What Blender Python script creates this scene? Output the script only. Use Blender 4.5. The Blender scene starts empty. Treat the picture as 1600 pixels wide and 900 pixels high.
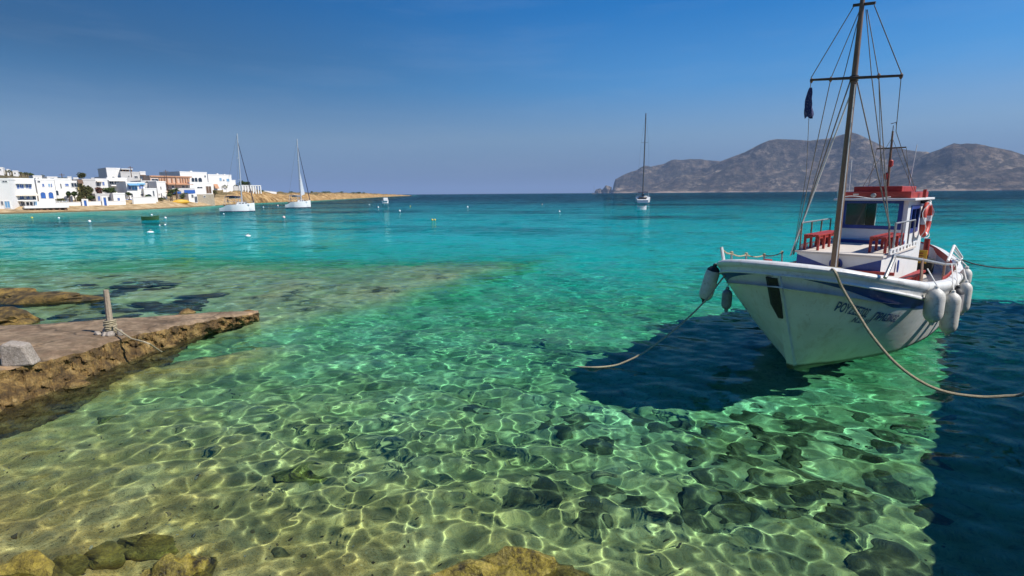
import bpy, bmesh, math, random
import numpy as np
from mathutils import Vector, Matrix
R = math.radians
C = bpy.context.scene.collection
SC = bpy.context.scene
# ---------------------------------------------------------------- camera, sky, sun, exposure
H = 3.2
PITCH = R(10.46)
ROLL = R(0.45)
cam = bpy.data.cameras.new('camera'); cam.lens = 18.0; cam.sensor_width = 36.0
cam.clip_start = 0.1; cam.clip_end = 60000
cam_o = bpy.data.objects.new('camera', cam); C.objects.link(cam_o)
cam_o.matrix_world = Matrix.Translation((0, 0, H)) @ Matrix.Rotation(R(90) - PITCH, 4, 'X') @ Matrix.Rotation(-ROLL, 4, 'Z')
SC.camera = cam_o
SUN_AZ = R(-18); SUN_EL = R(47)          # azimuth measured from +x towards +y
sun_dir = Vector((math.cos(SUN_EL) * math.cos(SUN_AZ), math.cos(SUN_EL) * math.sin(SUN_AZ), math.sin(SUN_EL)))
w = bpy.data.worlds.new('World'); SC.world = w; w.use_nodes = True
nt = w.node_tree
sky = nt.nodes.new('ShaderNodeTexSky'); sky.sky_type = 'NISHITA'; sky.sun_disc = False
sky.sun_elevation = SUN_EL; sky.sun_rotation = R(90) - SUN_AZ
sky.altitude = 0; sky.air_density = 1.0; sky.dust_density = 0.4; sky.ozone_density = 2.0
bg = nt.nodes['Background']; bg.inputs['Strength'].default_value = 0.105
# a polarised, deep blue day: the sky's brightness from the Nishita model, its hue by height above the horizon
tcs = nt.nodes.new('ShaderNodeTexCoord'); sxs = nt.nodes.new('ShaderNodeSeparateXYZ'); nt.links.new(tcs.outputs['Generated'], sxs.inputs[0])
hr = nt.nodes.new('ShaderNodeValToRGB'); nt.links.new(sxs.outputs['Z'], hr.inputs['Fac'])
for p_, c_ in ((0.0, (0.26, 0.37, 0.54)), (0.04, (0.29, 0.46, 0.68)), (0.10, (0.31, 0.545, 0.82)), (0.185, (0.11, 0.455, 0.98)), (0.31, (0.012, 0.335, 1.0)), (0.6, (0.02, 0.25, 0.9)), (1.0, (0.015, 0.2, 0.75))):
    e_ = hr.color_ramp.elements[0] if p_ == 0.0 else (hr.color_ramp.elements[-1] if p_ == 1.0 else hr.color_ramp.elements.new(p_)); e_.position = p_; e_.color = (*c_, 1)
sps = nt.nodes.new('ShaderNodeSeparateColor'); nt.links.new(sky.outputs[0], sps.inputs[0])
mus = nt.nodes.new('ShaderNodeVectorMath'); mus.operation = 'SCALE'; nt.links.new(hr.outputs['Color'], mus.inputs[0]); nt.links.new(sps.outputs[2], mus.inputs['Scale'])
# a polarising filter's fall-off away from the sun
dts = nt.nodes.new('ShaderNodeVectorMath'); dts.operation = 'DOT_PRODUCT'; nt.links.new(tcs.outputs['Generated'], dts.inputs[0]); dts.inputs[1].default_value = sun_dir
mrs = nt.nodes.new('ShaderNodeMapRange'); mrs.interpolation_type = 'SMOOTHSTEP'; nt.links.new(dts.outputs['Value'], mrs.inputs['Value'])
mrs.inputs['From Min'].default_value = -0.55; mrs.inputs['From Max'].default_value = 0.18; mrs.inputs['To Min'].default_value = 0.34; mrs.inputs['To Max'].default_value = 1.0
mu2 = nt.nodes.new('ShaderNodeVectorMath'); mu2.operation = 'SCALE'; nt.links.new(mus.outputs[0], mu2.inputs[0])
elv = nt.nodes.new('ShaderNodeMapRange'); elv.inputs['From Min'].default_value = 0.02; elv.inputs['From Max'].default_value = 0.22; nt.links.new(sxs.outputs['Z'], elv.inputs['Value'])
pmx = nt.nodes.new('ShaderNodeMix'); pmx.data_type = 'FLOAT'; pmx.inputs[2].default_value = 0.82; nt.links.new(elv.outputs[0], pmx.inputs[0]); nt.links.new(mrs.outputs[0], pmx.inputs[3])
nt.links.new(pmx.outputs[0], mu2.inputs['Scale'])
# faint high cirrus low in the sky
cmp_ = nt.nodes.new('ShaderNodeMapping'); cmp_.inputs['Scale'].default_value = (2.2, 2.2, 16.0); nt.links.new(tcs.outputs['Generated'], cmp_.inputs['Vector'])
cno = nt.nodes.new('ShaderNodeTexNoise'); cno.inputs['Scale'].default_value = 1.6; cno.inputs['Detail'].default_value = 7; cno.inputs['Roughness'].default_value = 0.62; nt.links.new(cmp_.outputs[0], cno.inputs['Vector'])
crp = nt.nodes.new('ShaderNodeMapRange'); crp.inputs['From Min'].default_value = 0.50; crp.inputs['From Max'].default_value = 0.80; crp.inputs['To Max'].default_value = 0.09; nt.links.new(cno.outputs['Fac'], crp.inputs['Value'])
cmx = nt.nodes.new('ShaderNodeMix'); cmx.data_type = 'RGBA'; cmx.inputs[7].default_value = (3.6, 4.3, 5.6, 1); nt.links.new(crp.outputs[0], cmx.inputs[0]); nt.links.new(mu2.outputs[0], cmx.inputs[6])
nt.links.new(cmx.outputs[2], bg.inputs['Color'])
sl = bpy.data.lights.new('sun', 'SUN'); sl.energy = 5.0; sl.angle = R(0.5); sl.color = (1.0, 0.95, 0.87)
sl.cycles.is_caustics_light = True
so = bpy.data.objects.new('sun', sl); C.objects.link(so)
so.rotation_euler = sun_dir.to_track_quat('Z', 'Y').to_euler(); so.location = (60, 0, 60)
SC.view_settings.view_transform = 'Standard'; SC.view_settings.look = 'None'
SC.view_settings.exposure = 0.26; SC.view_settings.gamma = 1.0
SC.render.engine = 'CYCLES'
SC.cycles.use_denoising = True
SC.cycles.max_bounces = 10; SC.cycles.transmission_bounces = 8; SC.cycles.transparent_max_bounces = 16
SC.cycles.glossy_bounces = 4; SC.cycles.diffuse_bounces = 3; SC.cycles.volume_bounces = 0
SC.cycles.caustics_refractive = True; SC.cycles.caustics_reflective = False
ABS_COL = (0.36, 0.926, 0.945); ABS_DEN = 1.0
HAZE = 0.00010
RIP = (0.65, 1.15, 1.35, 1.2)       # wavelet slopes, fine to coarse
# ---------------------------------------------------------------- helpers
_cm = cam_o.matrix_world.copy()
def ray(px, py):
    """direction through a pixel of the 1600x900 photograph (used to find where things stand)"""
    return _cm.to_3x3() @ Vector(((px - 800) / 800, -(py - 450) / 800, -1))
def P(px, py, z=0.0):
    d = ray(px, py); t = (z - H) / d.z
    return Vector((0, 0, H)) + d * t
def PD(px, py, dist):
    """point on the pixel's ray at a horizontal distance"""
    d = ray(px, py); return Vector((0, 0, H)) + d * (dist / math.hypot(d.x, d.y))
def hz(px): return 302.4 - (px - 800) * 0.0079

def tag(o, label=None, cat=None, group=None, kind=None):
    if label: o['label'] = label
    if cat: o['category'] = cat
    if group: o['group'] = group
    if kind: o['kind'] = kind
    return o
def empty(name, loc=(0, 0, 0), rz=0.0, label=None, cat=None, group=None):
    o = bpy.data.objects.new(name, None); C.objects.link(o); o.empty_display_size = 0.3
    o.location = loc; o.rotation_euler = (0, 0, rz)
    return tag(o, label, cat, group)
def copy_tree(o, parent=None):
    c = o.copy(); C.objects.link(c); c.parent = parent
    for ch in list(o.children): copy_tree(ch, c)
    return c

class MB:
    """collects verts and faces, then links them as ONE mesh object"""
    def __init__(s): s.v = []; s.f = []
    def add(s, vs, fs):
        n = len(s.v); s.v += [tuple(v) for v in vs]; s.f += [tuple(i + n for i in f) for f in fs]; return s
    def box(s, c, size, rot=None):
        hx, hy, hzz = size[0] / 2, size[1] / 2, size[2] / 2
        vs = [Vector((x * hx, y * hy, z * hzz)) for x in (-1, 1) for y in (-1, 1) for z in (-1, 1)]
        if rot: vs = [rot @ v for v in vs]
        c = Vector(c)
        return s.add([v + c for v in vs], [(0, 1, 3, 2), (4, 6, 7, 5), (0, 4, 5, 1), (2, 3, 7, 6), (0, 2, 6, 4), (1, 5, 7, 3)])
    def span(s, a, b):
        return s.box([(p + q) / 2 for p, q in zip(a, b)], [abs(p - q) for p, q in zip(a, b)])
    def bar(s, a, b, w, h):
        a, b = Vector(a), Vector(b); d = b - a
        return s.box((a + b) / 2, (w, h, d.length), d.to_track_quat('Z', 'Y').to_matrix())
    def tube(s, pts, r, n=6, cap=True):
        pts = [Vector(p) for p in pts]; m = len(pts)
        rs = r if isinstance(r, (list, tuple)) else [r] * m
        up = None; vs = []; fs = []
        for i, p in enumerate(pts):
            d = (pts[min(i + 1, m - 1)] - pts[max(i - 1, 0)]).normalized()
            if up is None: up = d.orthogonal().normalized()
            else:
                up = up - d * up.dot(d)
                up = up.normalized() if up.length > 1e-6 else d.orthogonal().normalized()
            q = d.cross(up)
            for k in range(n):
                a = 2 * math.pi * k / n
                vs.append(p + (up * math.cos(a) + q * math.sin(a)) * rs[i])
        for i in range(m - 1):
            for k in range(n):
                k2 = (k + 1) % n
                fs.append((i * n + k, i * n + k2, (i + 1) * n + k2, (i + 1) * n + k))
        if cap: fs += [tuple(range(n - 1, -1, -1)), tuple((m - 1) * n + k for k in range(n))]
        return s.add(vs, fs)
    def lathe(s, prof, c=(0, 0, 0), n=16, rot=None):
        c = Vector(c); vs = []; fs = []; m = len(prof)
        for r, z in prof:
            for k in range(n):
                a = 2 * math.pi * k / n; v = Vector((r * math.cos(a), r * math.sin(a), z))
                vs.append((rot @ v if rot else v) + c)
        for i in range(m - 1):
            for k in range(n):
                k2 = (k + 1) % n
                fs.append((i * n + k, i * n + k2, (i + 1) * n + k2, (i + 1) * n + k))
        fs += [tuple(range(n - 1, -1, -1)), tuple((m - 1) * n + k for k in range(n))]
        return s.add(vs, fs)
    def prism(s, outline, y0, y1):
        """outline in x,z pushed from y0 to y1"""
        n = len(outline)
        vs = [(x, y0, z) for x, z in outline] + [(x, y1, z) for x, z in outline]
        fs = [tuple(range(n)), tuple(range(2 * n - 1, n - 1, -1))] + [(i, (i + 1) % n, n + (i + 1) % n, n + i) for i in range(n)]
        return s.add(vs, fs)
    def build(s, name, m, parent=None, smooth=False, bevel=0.0):
        me = bpy.data.meshes.new(name); me.from_pydata(s.v, [], s.f); 
        bm = bmesh.new(); bm.from_mesh(me)
        bmesh.ops.recalc_face_normals(bm, faces=bm.faces)
        if bevel:
            bmesh.ops.bevel(bm, geom=[e for e in bm.edges if len(e.link_faces) == 2 and e.calc_face_angle(0) > 0.6], offset=bevel, segments=2, affect='EDGES', profile=0.5)
        bm.to_mesh(me); bm.free()
        if smooth:
            me.shade_smooth() if hasattr(me, 'shade_smooth') else None
            try: me.set_sharp_from_angle(angle=R(40))
            except Exception: pass
        if m: me.materials.append(m)
        o = bpy.data.objects.new(name, me); C.objects.link(o)
        if parent: o.parent = parent
        return o

from mathutils import noise as mn
def fbm(v, o=4):
    a, s, f = 0.5, 0.0, 1.0
    for _ in range(o):
        s += a * mn.noise(v * f); a *= 0.5; f *= 2.03
    return s

# ---------------------------------------------------------------- materials
def nodes(name):
    m = bpy.data.materials.new(name); m.use_nodes = True
    t = m.node_tree; return m, t, t.nodes['Principled BSDF']
def N(t, kind, **kw):
    n = t.nodes.new(kind)
    for k, v in kw.items():
        if k.startswith('i_'): n.inputs[k[2:].replace('_', ' ')].default_value = v
        else: setattr(n, k, v)
    return n
def ramp(t, fac, stops):
    r = t.nodes.new('ShaderNodeValToRGB'); e = r.color_ramp.elements
    while len(e) < len(stops): e.new(0.5)
    for k, (p, c) in zip(e, stops):
        k.position = p; k.color = (*c, 1) if len(c) == 3 else c
    t.links.new(fac, r.inputs['Fac']); return r.outputs['Color']
def mixc(t, fac, a, b, mode='MIX'):
    n = t.nodes.new('ShaderNodeMix'); n.data_type = 'RGBA'; n.blend_type = mode
    for sock, val in ((n.inputs[0], fac), (n.inputs[6], a), (n.inputs[7], b)):
        if hasattr(val, 'node'): t.links.new(val, sock)
        elif isinstance(val, (int, float)): sock.default_value = val
        else: sock.default_value = (*val, 1)
    return n.outputs[2]
def noise_fac(t, scale, detail=4, rough=0.6, stretch=None, coord='Object'):
    tc = N(t, 'ShaderNodeTexCoord'); src = tc.outputs[coord]
    if stretch:
        mp = N(t, 'ShaderNodeMapping'); mp.inputs['Scale'].default_value = stretch
        t.links.new(src, mp.inputs['Vector']); src = mp.outputs[0]
    n = N(t, 'ShaderNodeTexNoise'); n.inputs['Scale'].default_value = scale
    n.inputs['Detail'].default_value = detail; n.inputs['Roughness'].default_value = rough
    t.links.new(src, n.inputs['Vector']); return n.outputs['Fac']
def paint(name, col, rough=0.5, var=0.25, scale=6.0, dirt=None, dirt_amt=0.35, bump=0.15, metal=0.0, stretch=None, spec=0.5, bscale=None):
    """paint or plaster with uneven tone, worn patches and a fine relief"""
    m, t, b = nodes(name)
    f = noise_fac(t, scale, 5, 0.65, stretch)
    dark = tuple(c * (1 - var) for c in col)
    c1 = ramp(t, f, [(0.3, dark), (0.65, col)])
    if dirt:
        f2 = noise_fac(t, scale * 2.7, 6, 0.7, stretch)
        k = ramp(t, f2, [(0.52, (0, 0, 0)), (0.75, (dirt_amt,) * 3)])
        c1 = mixc(t, k, c1, dirt)
    t.links.new(c1, b.inputs['Base Color'])
    b.inputs['Roughness'].default_value = rough; b.inputs['Metallic'].default_value = metal
    b.inputs['Specular IOR Level'].default_value = spec
    if bump:
        bp = N(t, 'ShaderNodeBump'); bp.inputs['Strength'].default_value = bump; bp.inputs['Distance'].default_value = 0.02
        t.links.new(noise_fac(t, bscale or scale * 5, 4, 0.6), bp.inputs['Height']); t.links.new(bp.outputs[0], b.inputs['Normal'])
    return m
M = {}
M['hull_white'] = paint('hull_white_paint', (0.74, 0.73, 0.69), 0.40, 0.16, 2.5, (0.36, 0.29, 0.19), 0.6, 0.2, bscale=9)
M['white'] = paint('white_paint', (0.78, 0.77, 0.74), 0.45, 0.08, 3.0, (0.45, 0.38, 0.30), 0.25, 0.1)
M['blue'] = paint('royal_blue_paint', (0.012, 0.05, 0.26), 0.4, 0.3, 4.0, (0.10, 0.16, 0.33), 0.3, 0.1)
M['stripe'] = paint('dark_blue_paint', (0.010, 0.065, 0.23), 0.42, 0.3, 3.0, (0.10, 0.17, 0.24), 0.35, 0.1)
M['pale_blue'] = paint('sky_blue_paint', (0.17, 0.42, 0.68), 0.5, 0.2, 4.0)
M['red'] = paint('faded_red_paint', (0.40, 0.035, 0.022), 0.5, 0.35, 5.0, (0.48, 0.12, 0.08), 0.5, 0.15)
M['steel'] = paint('galvanised_steel', (0.42, 0.42, 0.40), 0.45, 0.3, 8.0, (0.28, 0.16, 0.08), 0.5, 0.1, metal=0.6)
M['rust'] = paint('rusty_steel', (0.22, 0.12, 0.07), 0.7, 0.4, 9.0, (0.35, 0.32, 0.28), 0.5, 0.2)
M['mast'] = paint('varnished_mast_wood', (0.19, 0.115, 0.06), 0.45, 0.45, 5.0, (0.42, 0.34, 0.24), 0.6, 0.2, stretch=(6, 6, 0.5))
M['dark_wood'] = paint('dark_spar_wood', (0.07, 0.045, 0.03), 0.6, 0.4, 6.0, (0.2, 0.16, 0.12), 0.4, 0.2)
M['rope'] = paint('hemp_rope', (0.50, 0.42, 0.27), 0.9, 0.4, 25.0, (0.25, 0.19, 0.11), 0.6, 0.6, bscale=160)
M['thin_rope'] = paint('grey_rigging_rope', (0.22, 0.20, 0.17), 0.8, 0.4, 20.0, bump=0)
M['white_rope'] = paint('white_rope', (0.72, 0.70, 0.64), 0.8, 0.2, 30.0, bump=0)
M['dark_rope'] = paint('tarred_rope', (0.03, 0.03, 0.03), 0.8, 0.3, 20.0, bump=0)
M['tar'] = paint('black_tarred_timber', (0.018, 0.022, 0.018), 0.75, 0.4, 14.0, (0.09, 0.08, 0.06), 0.7, 0.6, bscale=40)
M['fender'] = paint('weathered_white_vinyl', (0.68, 0.65, 0.57), 0.5, 0.2, 5.0, (0.33, 0.27, 0.16), 0.85, 0.15)
M['fender_grey'] = paint('grimy_grey_vinyl', (0.36, 0.34, 0.33), 0.55, 0.35, 9.0, (0.15, 0.13, 0.11), 0.6, 0.2)
M['black'] = paint('black_rubber', (0.02, 0.02, 0.022), 0.6, 0.3, 10.0)
M['orange_red'] = paint('lifebuoy_red', (0.55, 0.045, 0.02), 0.5, 0.2, 8.0, (0.6, 0.3, 0.25), 0.3)
M['yellow'] = paint('yellow_board', (0.72, 0.42, 0.03), 0.5, 0.2, 8.0, (0.45, 0.2, 0.05), 0.4)
M['flag'] = paint('navy_flag_cloth', (0.03, 0.04, 0.13), 0.9, 0.4, 14.0, (0.45, 0.42, 0.45), 0.7, 0.1)
M['deck'] = paint('cream_deck_paint', (0.66, 0.60, 0.52), 0.7, 0.15, 5.0, (0.4, 0.33, 0.25), 0.3)
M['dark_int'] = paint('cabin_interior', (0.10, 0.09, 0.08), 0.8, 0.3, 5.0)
M['concrete'] = None
def glass(name, tint=(0.85, 0.92, 0.92)):
    m, t, b = nodes(name); t.nodes.remove(b)
    out = t.nodes['Material Output']
    tr = N(t, 'ShaderNodeBsdfTransparent'); tr.inputs[0].default_value = (*tint, 1)
    gl = N(t, 'ShaderNodeBsdfGlossy'); gl.inputs['Roughness'].default_value = 0.03
    fr = N(t, 'ShaderNodeFresnel'); fr.inputs['IOR'].default_value = 1.45
    mx = N(t, 'ShaderNodeMixShader')
    t.links.new(fr.outputs[0], mx.inputs[0]); t.links.new(tr.outputs[0], mx.inputs[1]); t.links.new(gl.outputs[0], mx.inputs[2])
    t.links.new(mx.outputs[0], out.inputs['Surface']); return m
M['glass'] = glass('clear_window_glass')
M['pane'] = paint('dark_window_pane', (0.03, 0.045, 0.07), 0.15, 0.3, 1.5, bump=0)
M['plaster'] = paint('white_lime_plaster', (0.80, 0.78, 0.74), 0.85, 0.07, 0.35, (0.55, 0.50, 0.42), 0.25, 0.2, bscale=4)
M['plaster_grey'] = paint('grey_white_plaster', (0.60, 0.58, 0.55), 0.85, 0.15, 0.4, (0.42, 0.38, 0.33), 0.3, 0.2, bscale=4)
M['terracotta'] = paint('terracotta_plaster', (0.52, 0.27, 0.15), 0.85, 0.25, 0.5, (0.62, 0.45, 0.32), 0.4, 0.2, bscale=4)
M['peach'] = paint('peach_plaster', (0.62, 0.45, 0.34), 0.85, 0.15, 0.5, None, 0, 0.2, bscale=4)
M['ochre'] = paint('ochre_plaster', (0.45, 0.33, 0.13), 0.85, 0.2, 0.5, None, 0, 0.2, bscale=4)
M['awning'] = paint('cream_awning', (0.70, 0.62, 0.50), 0.9, 0.1, 1.0, bump=0)
M['shutter'] = paint('blue_shutter', (0.03, 0.12, 0.42), 0.5, 0.3, 2.0, bump=0)
M['sky_shutter'] = paint('light_blue_shutter', (0.16, 0.38, 0.62), 0.5, 0.25, 2.0, bump=0)
M['timber'] = paint('brown_timber', (0.16, 0.09, 0.05), 0.7, 0.4, 3.0)
M['bark'] = paint('bark', (0.12, 0.08, 0.05), 0.9, 0.4, 4.0)
def leaf(name, a, b_):
    m, t, b = nodes(name)
    oi = N(t, 'ShaderNodeNewGeometry')
    c = ramp(t, oi.outputs['Random Per Island'], [(0.0, a), (1.0, b_)])
    t.links.new(c, b.inputs['Base Color']); b.inputs['Roughness'].default_value = 0.8
    b.inputs['Specular IOR Level'].default_value = 0.2
    return m
M['leaf_olive'] = leaf('olive_leaves', (0.055, 0.065, 0.02), (0.16, 0.15, 0.05))
M['leaf_green'] = leaf('green_leaves', (0.03, 0.055, 0.015), (0.10, 0.13, 0.035))
M['leaf_red'] = leaf('reddish_leaves', (0.05, 0.03, 0.02), (0.16, 0.07, 0.05))
def brick_stone(name, ca, cb, sx, sz):
    m, t, b = nodes(name)
    f = noise_fac(t, 1.2, 4)
    vt = N(t, 'ShaderNodeTexVoronoi'); vt.inputs['Scale'].default_value = 2.2
    tc = N(t, 'ShaderNodeTexCoord'); t.links.new(tc.outputs['Object'], vt.inputs['Vector'])
    c = mixc(t, vt.outputs['Color'], ca, cb); c = mixc(t, f, c, ca)
    t.links.new(c, b.inputs['Base Color']); b.inputs['Roughness'].default_value = 0.9
    bp = N(t, 'ShaderNodeBump'); bp.inputs['Strength'].default_value = 0.6; bp.inputs['Distance'].default_value = 0.1
    t.links.new(vt.outputs['Distance'], bp.inputs['Height']); t.links.new(bp.outputs[0], b.inputs['Normal'])
    return m
M['stone'] = brick_stone('fieldstone_masonry', (0.34, 0.28, 0.20), (0.46, 0.40, 0.30), 1, 1)
def rock_mat(name, stops, scale=2.0, bump=0.8, bdist=0.05, wet=0.8):
    m, t, b = nodes(name)
    f = noise_fac(t, scale, 8, 0.7)
    c = ramp(t, f, stops)
    f2 = noise_fac(t, scale * 6, 5, 0.7)
    c = mixc(t, ramp(t, f2, [(0.35, (0.55,) * 3), (0.6, (0,) * 3)]), c, (0.06, 0.045, 0.02))
    t.links.new(c, b.inputs['Base Color']); b.inputs['Roughness'].default_value = wet
    bp = N(t, 'ShaderNodeBump'); bp.inputs['Strength'].default_value = bump; bp.inputs['Distance'].default_value = bdist
    t.links.new(noise_fac(t, scale * 4, 8, 0.7), bp.inputs['Height']); t.links.new(bp.outputs[0], b.inputs['Normal'])
    return m
M['rock'] = rock_mat('brown_algae_rock', [(0.34, (0.012, 0.009, 0.004)), (0.48, (0.08, 0.05, 0.012)), (0.58, (0.22, 0.135, 0.028)), (0.74, (0.38, 0.25, 0.06))], 3.0)
M['rock_wet'] = rock_mat('wet_yellow_rock', [(0.37, (0.015, 0.013, 0.004)), (0.44, (0.13, 0.10, 0.015)), (0.53, (0.36, 0.29, 0.04)), (0.68, (0.55, 0.43, 0.12))], 8.0, wet=0.35)
M['rock_sub'] = rock_mat('submerged_rock', [(0.3, (0.05, 0.04, 0.012)), (0.5, (0.19, 0.15, 0.05)), (0.7, (0.38, 0.31, 0.13))], 3.0)
M['rock_moss'] = rock_mat('mossy_yellow_rock', [(0.3, (0.10, 0.075, 0.012)), (0.45, (0.30, 0.23, 0.03)), (0.58, (0.48, 0.37, 0.06)), (0.7, (0.62, 0.46, 0.14))], 5.0)
M['weed_rock'] = rock_mat('weedy_rock', [(0.3, (0.015, 0.015, 0.012)), (0.5, (0.05, 0.045, 0.03)), (0.7, (0.14, 0.11, 0.05))], 3.0)
M['jetty_rock'] = rock_mat('jetty_rubble_face', [(0.32, (0.035, 0.02, 0.006)), (0.46, (0.16, 0.09, 0.025)), (0.56, (0.34, 0.21, 0.06)), (0.70, (0.52, 0.36, 0.15))], 4.0, 1.0, 0.08)
M['concrete'] = rock_mat('worn_concrete', [(0.3, (0.10, 0.06, 0.03)), (0.44, (0.22, 0.145, 0.085)), (0.54, (0.31, 0.22, 0.135)), (0.62, (0.46, 0.28, 0.14)), (0.72, (0.56, 0.43, 0.28))], 1.1, 0.7, 0.03, 0.9)
def cracks(m, scale, amt):
    t = m.node_tree; b = t.nodes['Principled BSDF']; src = b.inputs['Base Color'].links[0].from_socket
    tc = N(t, 'ShaderNodeTexCoord'); nz = N(t, 'ShaderNodeTexNoise'); nz.inputs['Scale'].default_value = 2.5; nz.inputs['Detail'].default_value = 5; t.links.new(tc.outputs['Object'], nz.inputs['Vector'])
    mxv = N(t, 'ShaderNodeMix'); mxv.data_type = 'VECTOR'; mxv.inputs[0].default_value = 0.35; t.links.new(tc.outputs['Object'], mxv.inputs[4]); t.links.new(nz.outputs['Color'], mxv.inputs[5])
    v = N(t, 'ShaderNodeTexVoronoi'); v.feature = 'DISTANCE_TO_EDGE'; v.inputs['Scale'].default_value = scale; t.links.new(mxv.outputs[1], v.inputs['Vector'])
    k = ramp(t, v.outputs['Distance'], [(0.0, (amt,) * 3), (0.022, (0,) * 3)])
    t.links.new(mixc(t, k, src, (0.05, 0.035, 0.02)), b.inputs['Base Color'])
cracks(M['concrete'], 0.75, 0.75)
M['granite'] = rock_mat('rough_granite', [(0.3, (0.28, 0.23, 0.19)), (0.6, (0.45, 0.39, 0.33))], 6.0, 0.8, 0.02, 0.9)
M['post_wood'] = paint('grey_driftwood', (0.42, 0.33, 0.24), 0.85, 0.35, 6.0, (0.2, 0.15, 0.1), 0.4, 0.5, stretch=(5, 5, 0.6))
# ---------------------------------------------------------------- the sea, its bed and the far land
def grid_mesh(name, X, Y, Z, smooth=True):
    n, m = X.shape
    me = bpy.data.meshes.new(name)
    co = np.stack([X, Y, Z], -1).reshape(-1, 3).astype(np.float32)
    i = np.arange(n * m).reshape(n, m)
    q = np.stack([i[:-1, :-1], i[:-1, 1:], i[1:, 1:], i[1:, :-1]], -1).reshape(-1, 4)
    me.vertices.add(len(co)); me.vertices.foreach_set('co', co.ravel())
    me.loops.add(q.size); me.loops.foreach_set('vertex_index', q.ravel().astype(np.int32))
    me.polygons.add(len(q)); me.polygons.foreach_set('loop_start', np.arange(0, q.size, 4, dtype=np.int32))
    me.polygons.foreach_set('use_smooth', np.full(len(q), smooth, bool))
    me.update(calc_edges=True); me.validate()
    return me
def link(name, me, m=None, kind='structure'):
    o = bpy.data.objects.new(name, me); C.objects.link(o)
    if m: me.materials.append(m)
    if kind: o['kind'] = kind
    return o
def sstep(a, b, x):
    t = np.clip((x - a) / (b - a), 0, 1); return t * t * (3 - 2 * t)
def vnoise(X, Y, scale, seed=0, octs=4):
    """value noise on numpy arrays, about -1..1"""
    out = np.zeros_like(X, dtype=float); a = 1.0; tot = 0
    for o in range(octs):
        s = scale / 2 ** o
        xi = np.floor(X / s); yi = np.floor(Y / s); fx = X / s - xi; fy = Y / s - yi
        fx = fx * fx * (3 - 2 * fx); fy = fy * fy * (3 - 2 * fy)
        def h(i, j):
            v = np.sin(i * 127.1 + j * 311.7 + seed * 74.7 + o * 19.3) * 43758.5453
            return (v - np.floor(v)) * 2 - 1
        v = (h(xi, yi) * (1 - fx) + h(xi + 1, yi) * fx) * (1 - fy) + (h(xi, yi + 1) * (1 - fx) + h(xi + 1, yi + 1) * fx) * fy
        out += a * v; tot += a; a *= 0.5
    return out / tot
# sea bed
def seabed_depth(X, Y):
    s = np.maximum(0.0, (Y - 2.6) * 0.19 + (X + 4) * 0.085) + 0.10
    d = 4.2 * (1 - np.exp(-s / 4.0)) + np.clip((np.hypot(X, Y) - 40) * 0.065, 0, 20)
    # the bay deepens beyond the reef, also on the left
    d = np.maximum(d, 3.1 * sstep(20, 30, Y))
    # the reef flat beyond the jetty
    n1 = vnoise(X, Y, 4, 3, 4)
    e = sstep(0.9, -0.6, X + 6.6 - (Y - 13) * 0.59 + n1 * 1.3) * sstep(31.0, 19.5, Y + n1 * 3.0) * sstep(11.0, 13.0, Y)
    d = d * (1 - e) + e * (0.62 + 0.30 * vnoise(X, Y, 1.6, 21, 3))
    # shoal along the jetty's foot
    j = sstep(1.5, 0.2, np.abs((Y - 9.0) - (X + 7.6) * 0.95)) * sstep(-4.6, -6.2, X)
    d = d * (1 - 0.5 * j)
    d = d + vnoise(X, Y, 2.2, 1, 4) * 0.10 + vnoise(X, Y, 0.5, 9, 2) * 0.025
    return np.maximum(d, 0.06)
rng = np.random.RandomState(7)
NW = 90
W_LAM = 0.13 * (1.05 / 0.13) ** rng.rand(NW)
W_TH = rng.normal(R(255), R(52), NW); W_PH = rng.rand(NW) * 6.283
W_AMP = 0.00100 * (W_LAM / 0.5) ** 1.15 * (0.6 + 0.8 * rng.rand(NW))
CELL = 0.0046
def waves(X, Y, cell):
    Z = np.zeros_like(X); sh = np.clip(1.05 / seabed_depth(X, Y), 0.45, 1.3)     # the ripples steepen over the shallows
    gust = 0.92 + 0.45 * vnoise(X, Y, 3.4, 77, 2)          # uneven patches of ripple
    for l, th, ph, a in zip(W_LAM, W_TH, W_PH, W_AMP):
        k = 6.28318 / l
        f = 1 - sstep(0.15, 0.32, cell / l)
        f = f * (1 - sstep(20, 38, np.hypot(X, Y)))
        Z += a * f * gust * (sh if l < 0.75 else 1.0) * np.sin(k * (math.cos(th) * X + math.sin(th) * Y) + ph)
    return Z
th = np.concatenate([np.linspace(-180, -53, 40), np.linspace(-52.5, 52.5, 900), np.linspace(53, 180, 40)]) * math.pi / 180
r = [1.0]
while r[-1] < 40000:
    x = r[-1]; r.append(x * (1 + CELL + 0.03 * min(1, max(0, (x - 45) / 200))))
r = np.array(r)
RR, TT = np.meshgrid(r, th, indexing='ij')
XX = RR * np.sin(TT); YY = RR * np.cos(TT)
ZZ = waves(XX, YY, RR * CELL)
m, t, b = nodes('sea_water'); t.nodes.clear()
out = N(t, 'ShaderNodeOutputMaterial')
rf = N(t, 'ShaderNodeBsdfRefraction'); rf.inputs['Roughness'].default_value = 0; rf.inputs['IOR'].default_value = 1.33
gl = N(t, 'ShaderNodeBsdfGlossy'); gl.inputs['Roughness'].default_value = 0.03
lw = N(t, 'ShaderNodeLayerWeight'); lw.inputs['Blend'].default_value = 0.5
pw = N(t, 'ShaderNodeMath', operation='POWER'); pw.inputs[1].default_value = 5.0
ma = N(t, 'ShaderNodeMath', operation='MULTIPLY_ADD'); ma.inputs[1].default_value = 0.46; ma.inputs[2].default_value = 0.028
mx = N(t, 'ShaderNodeMixShader')
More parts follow.
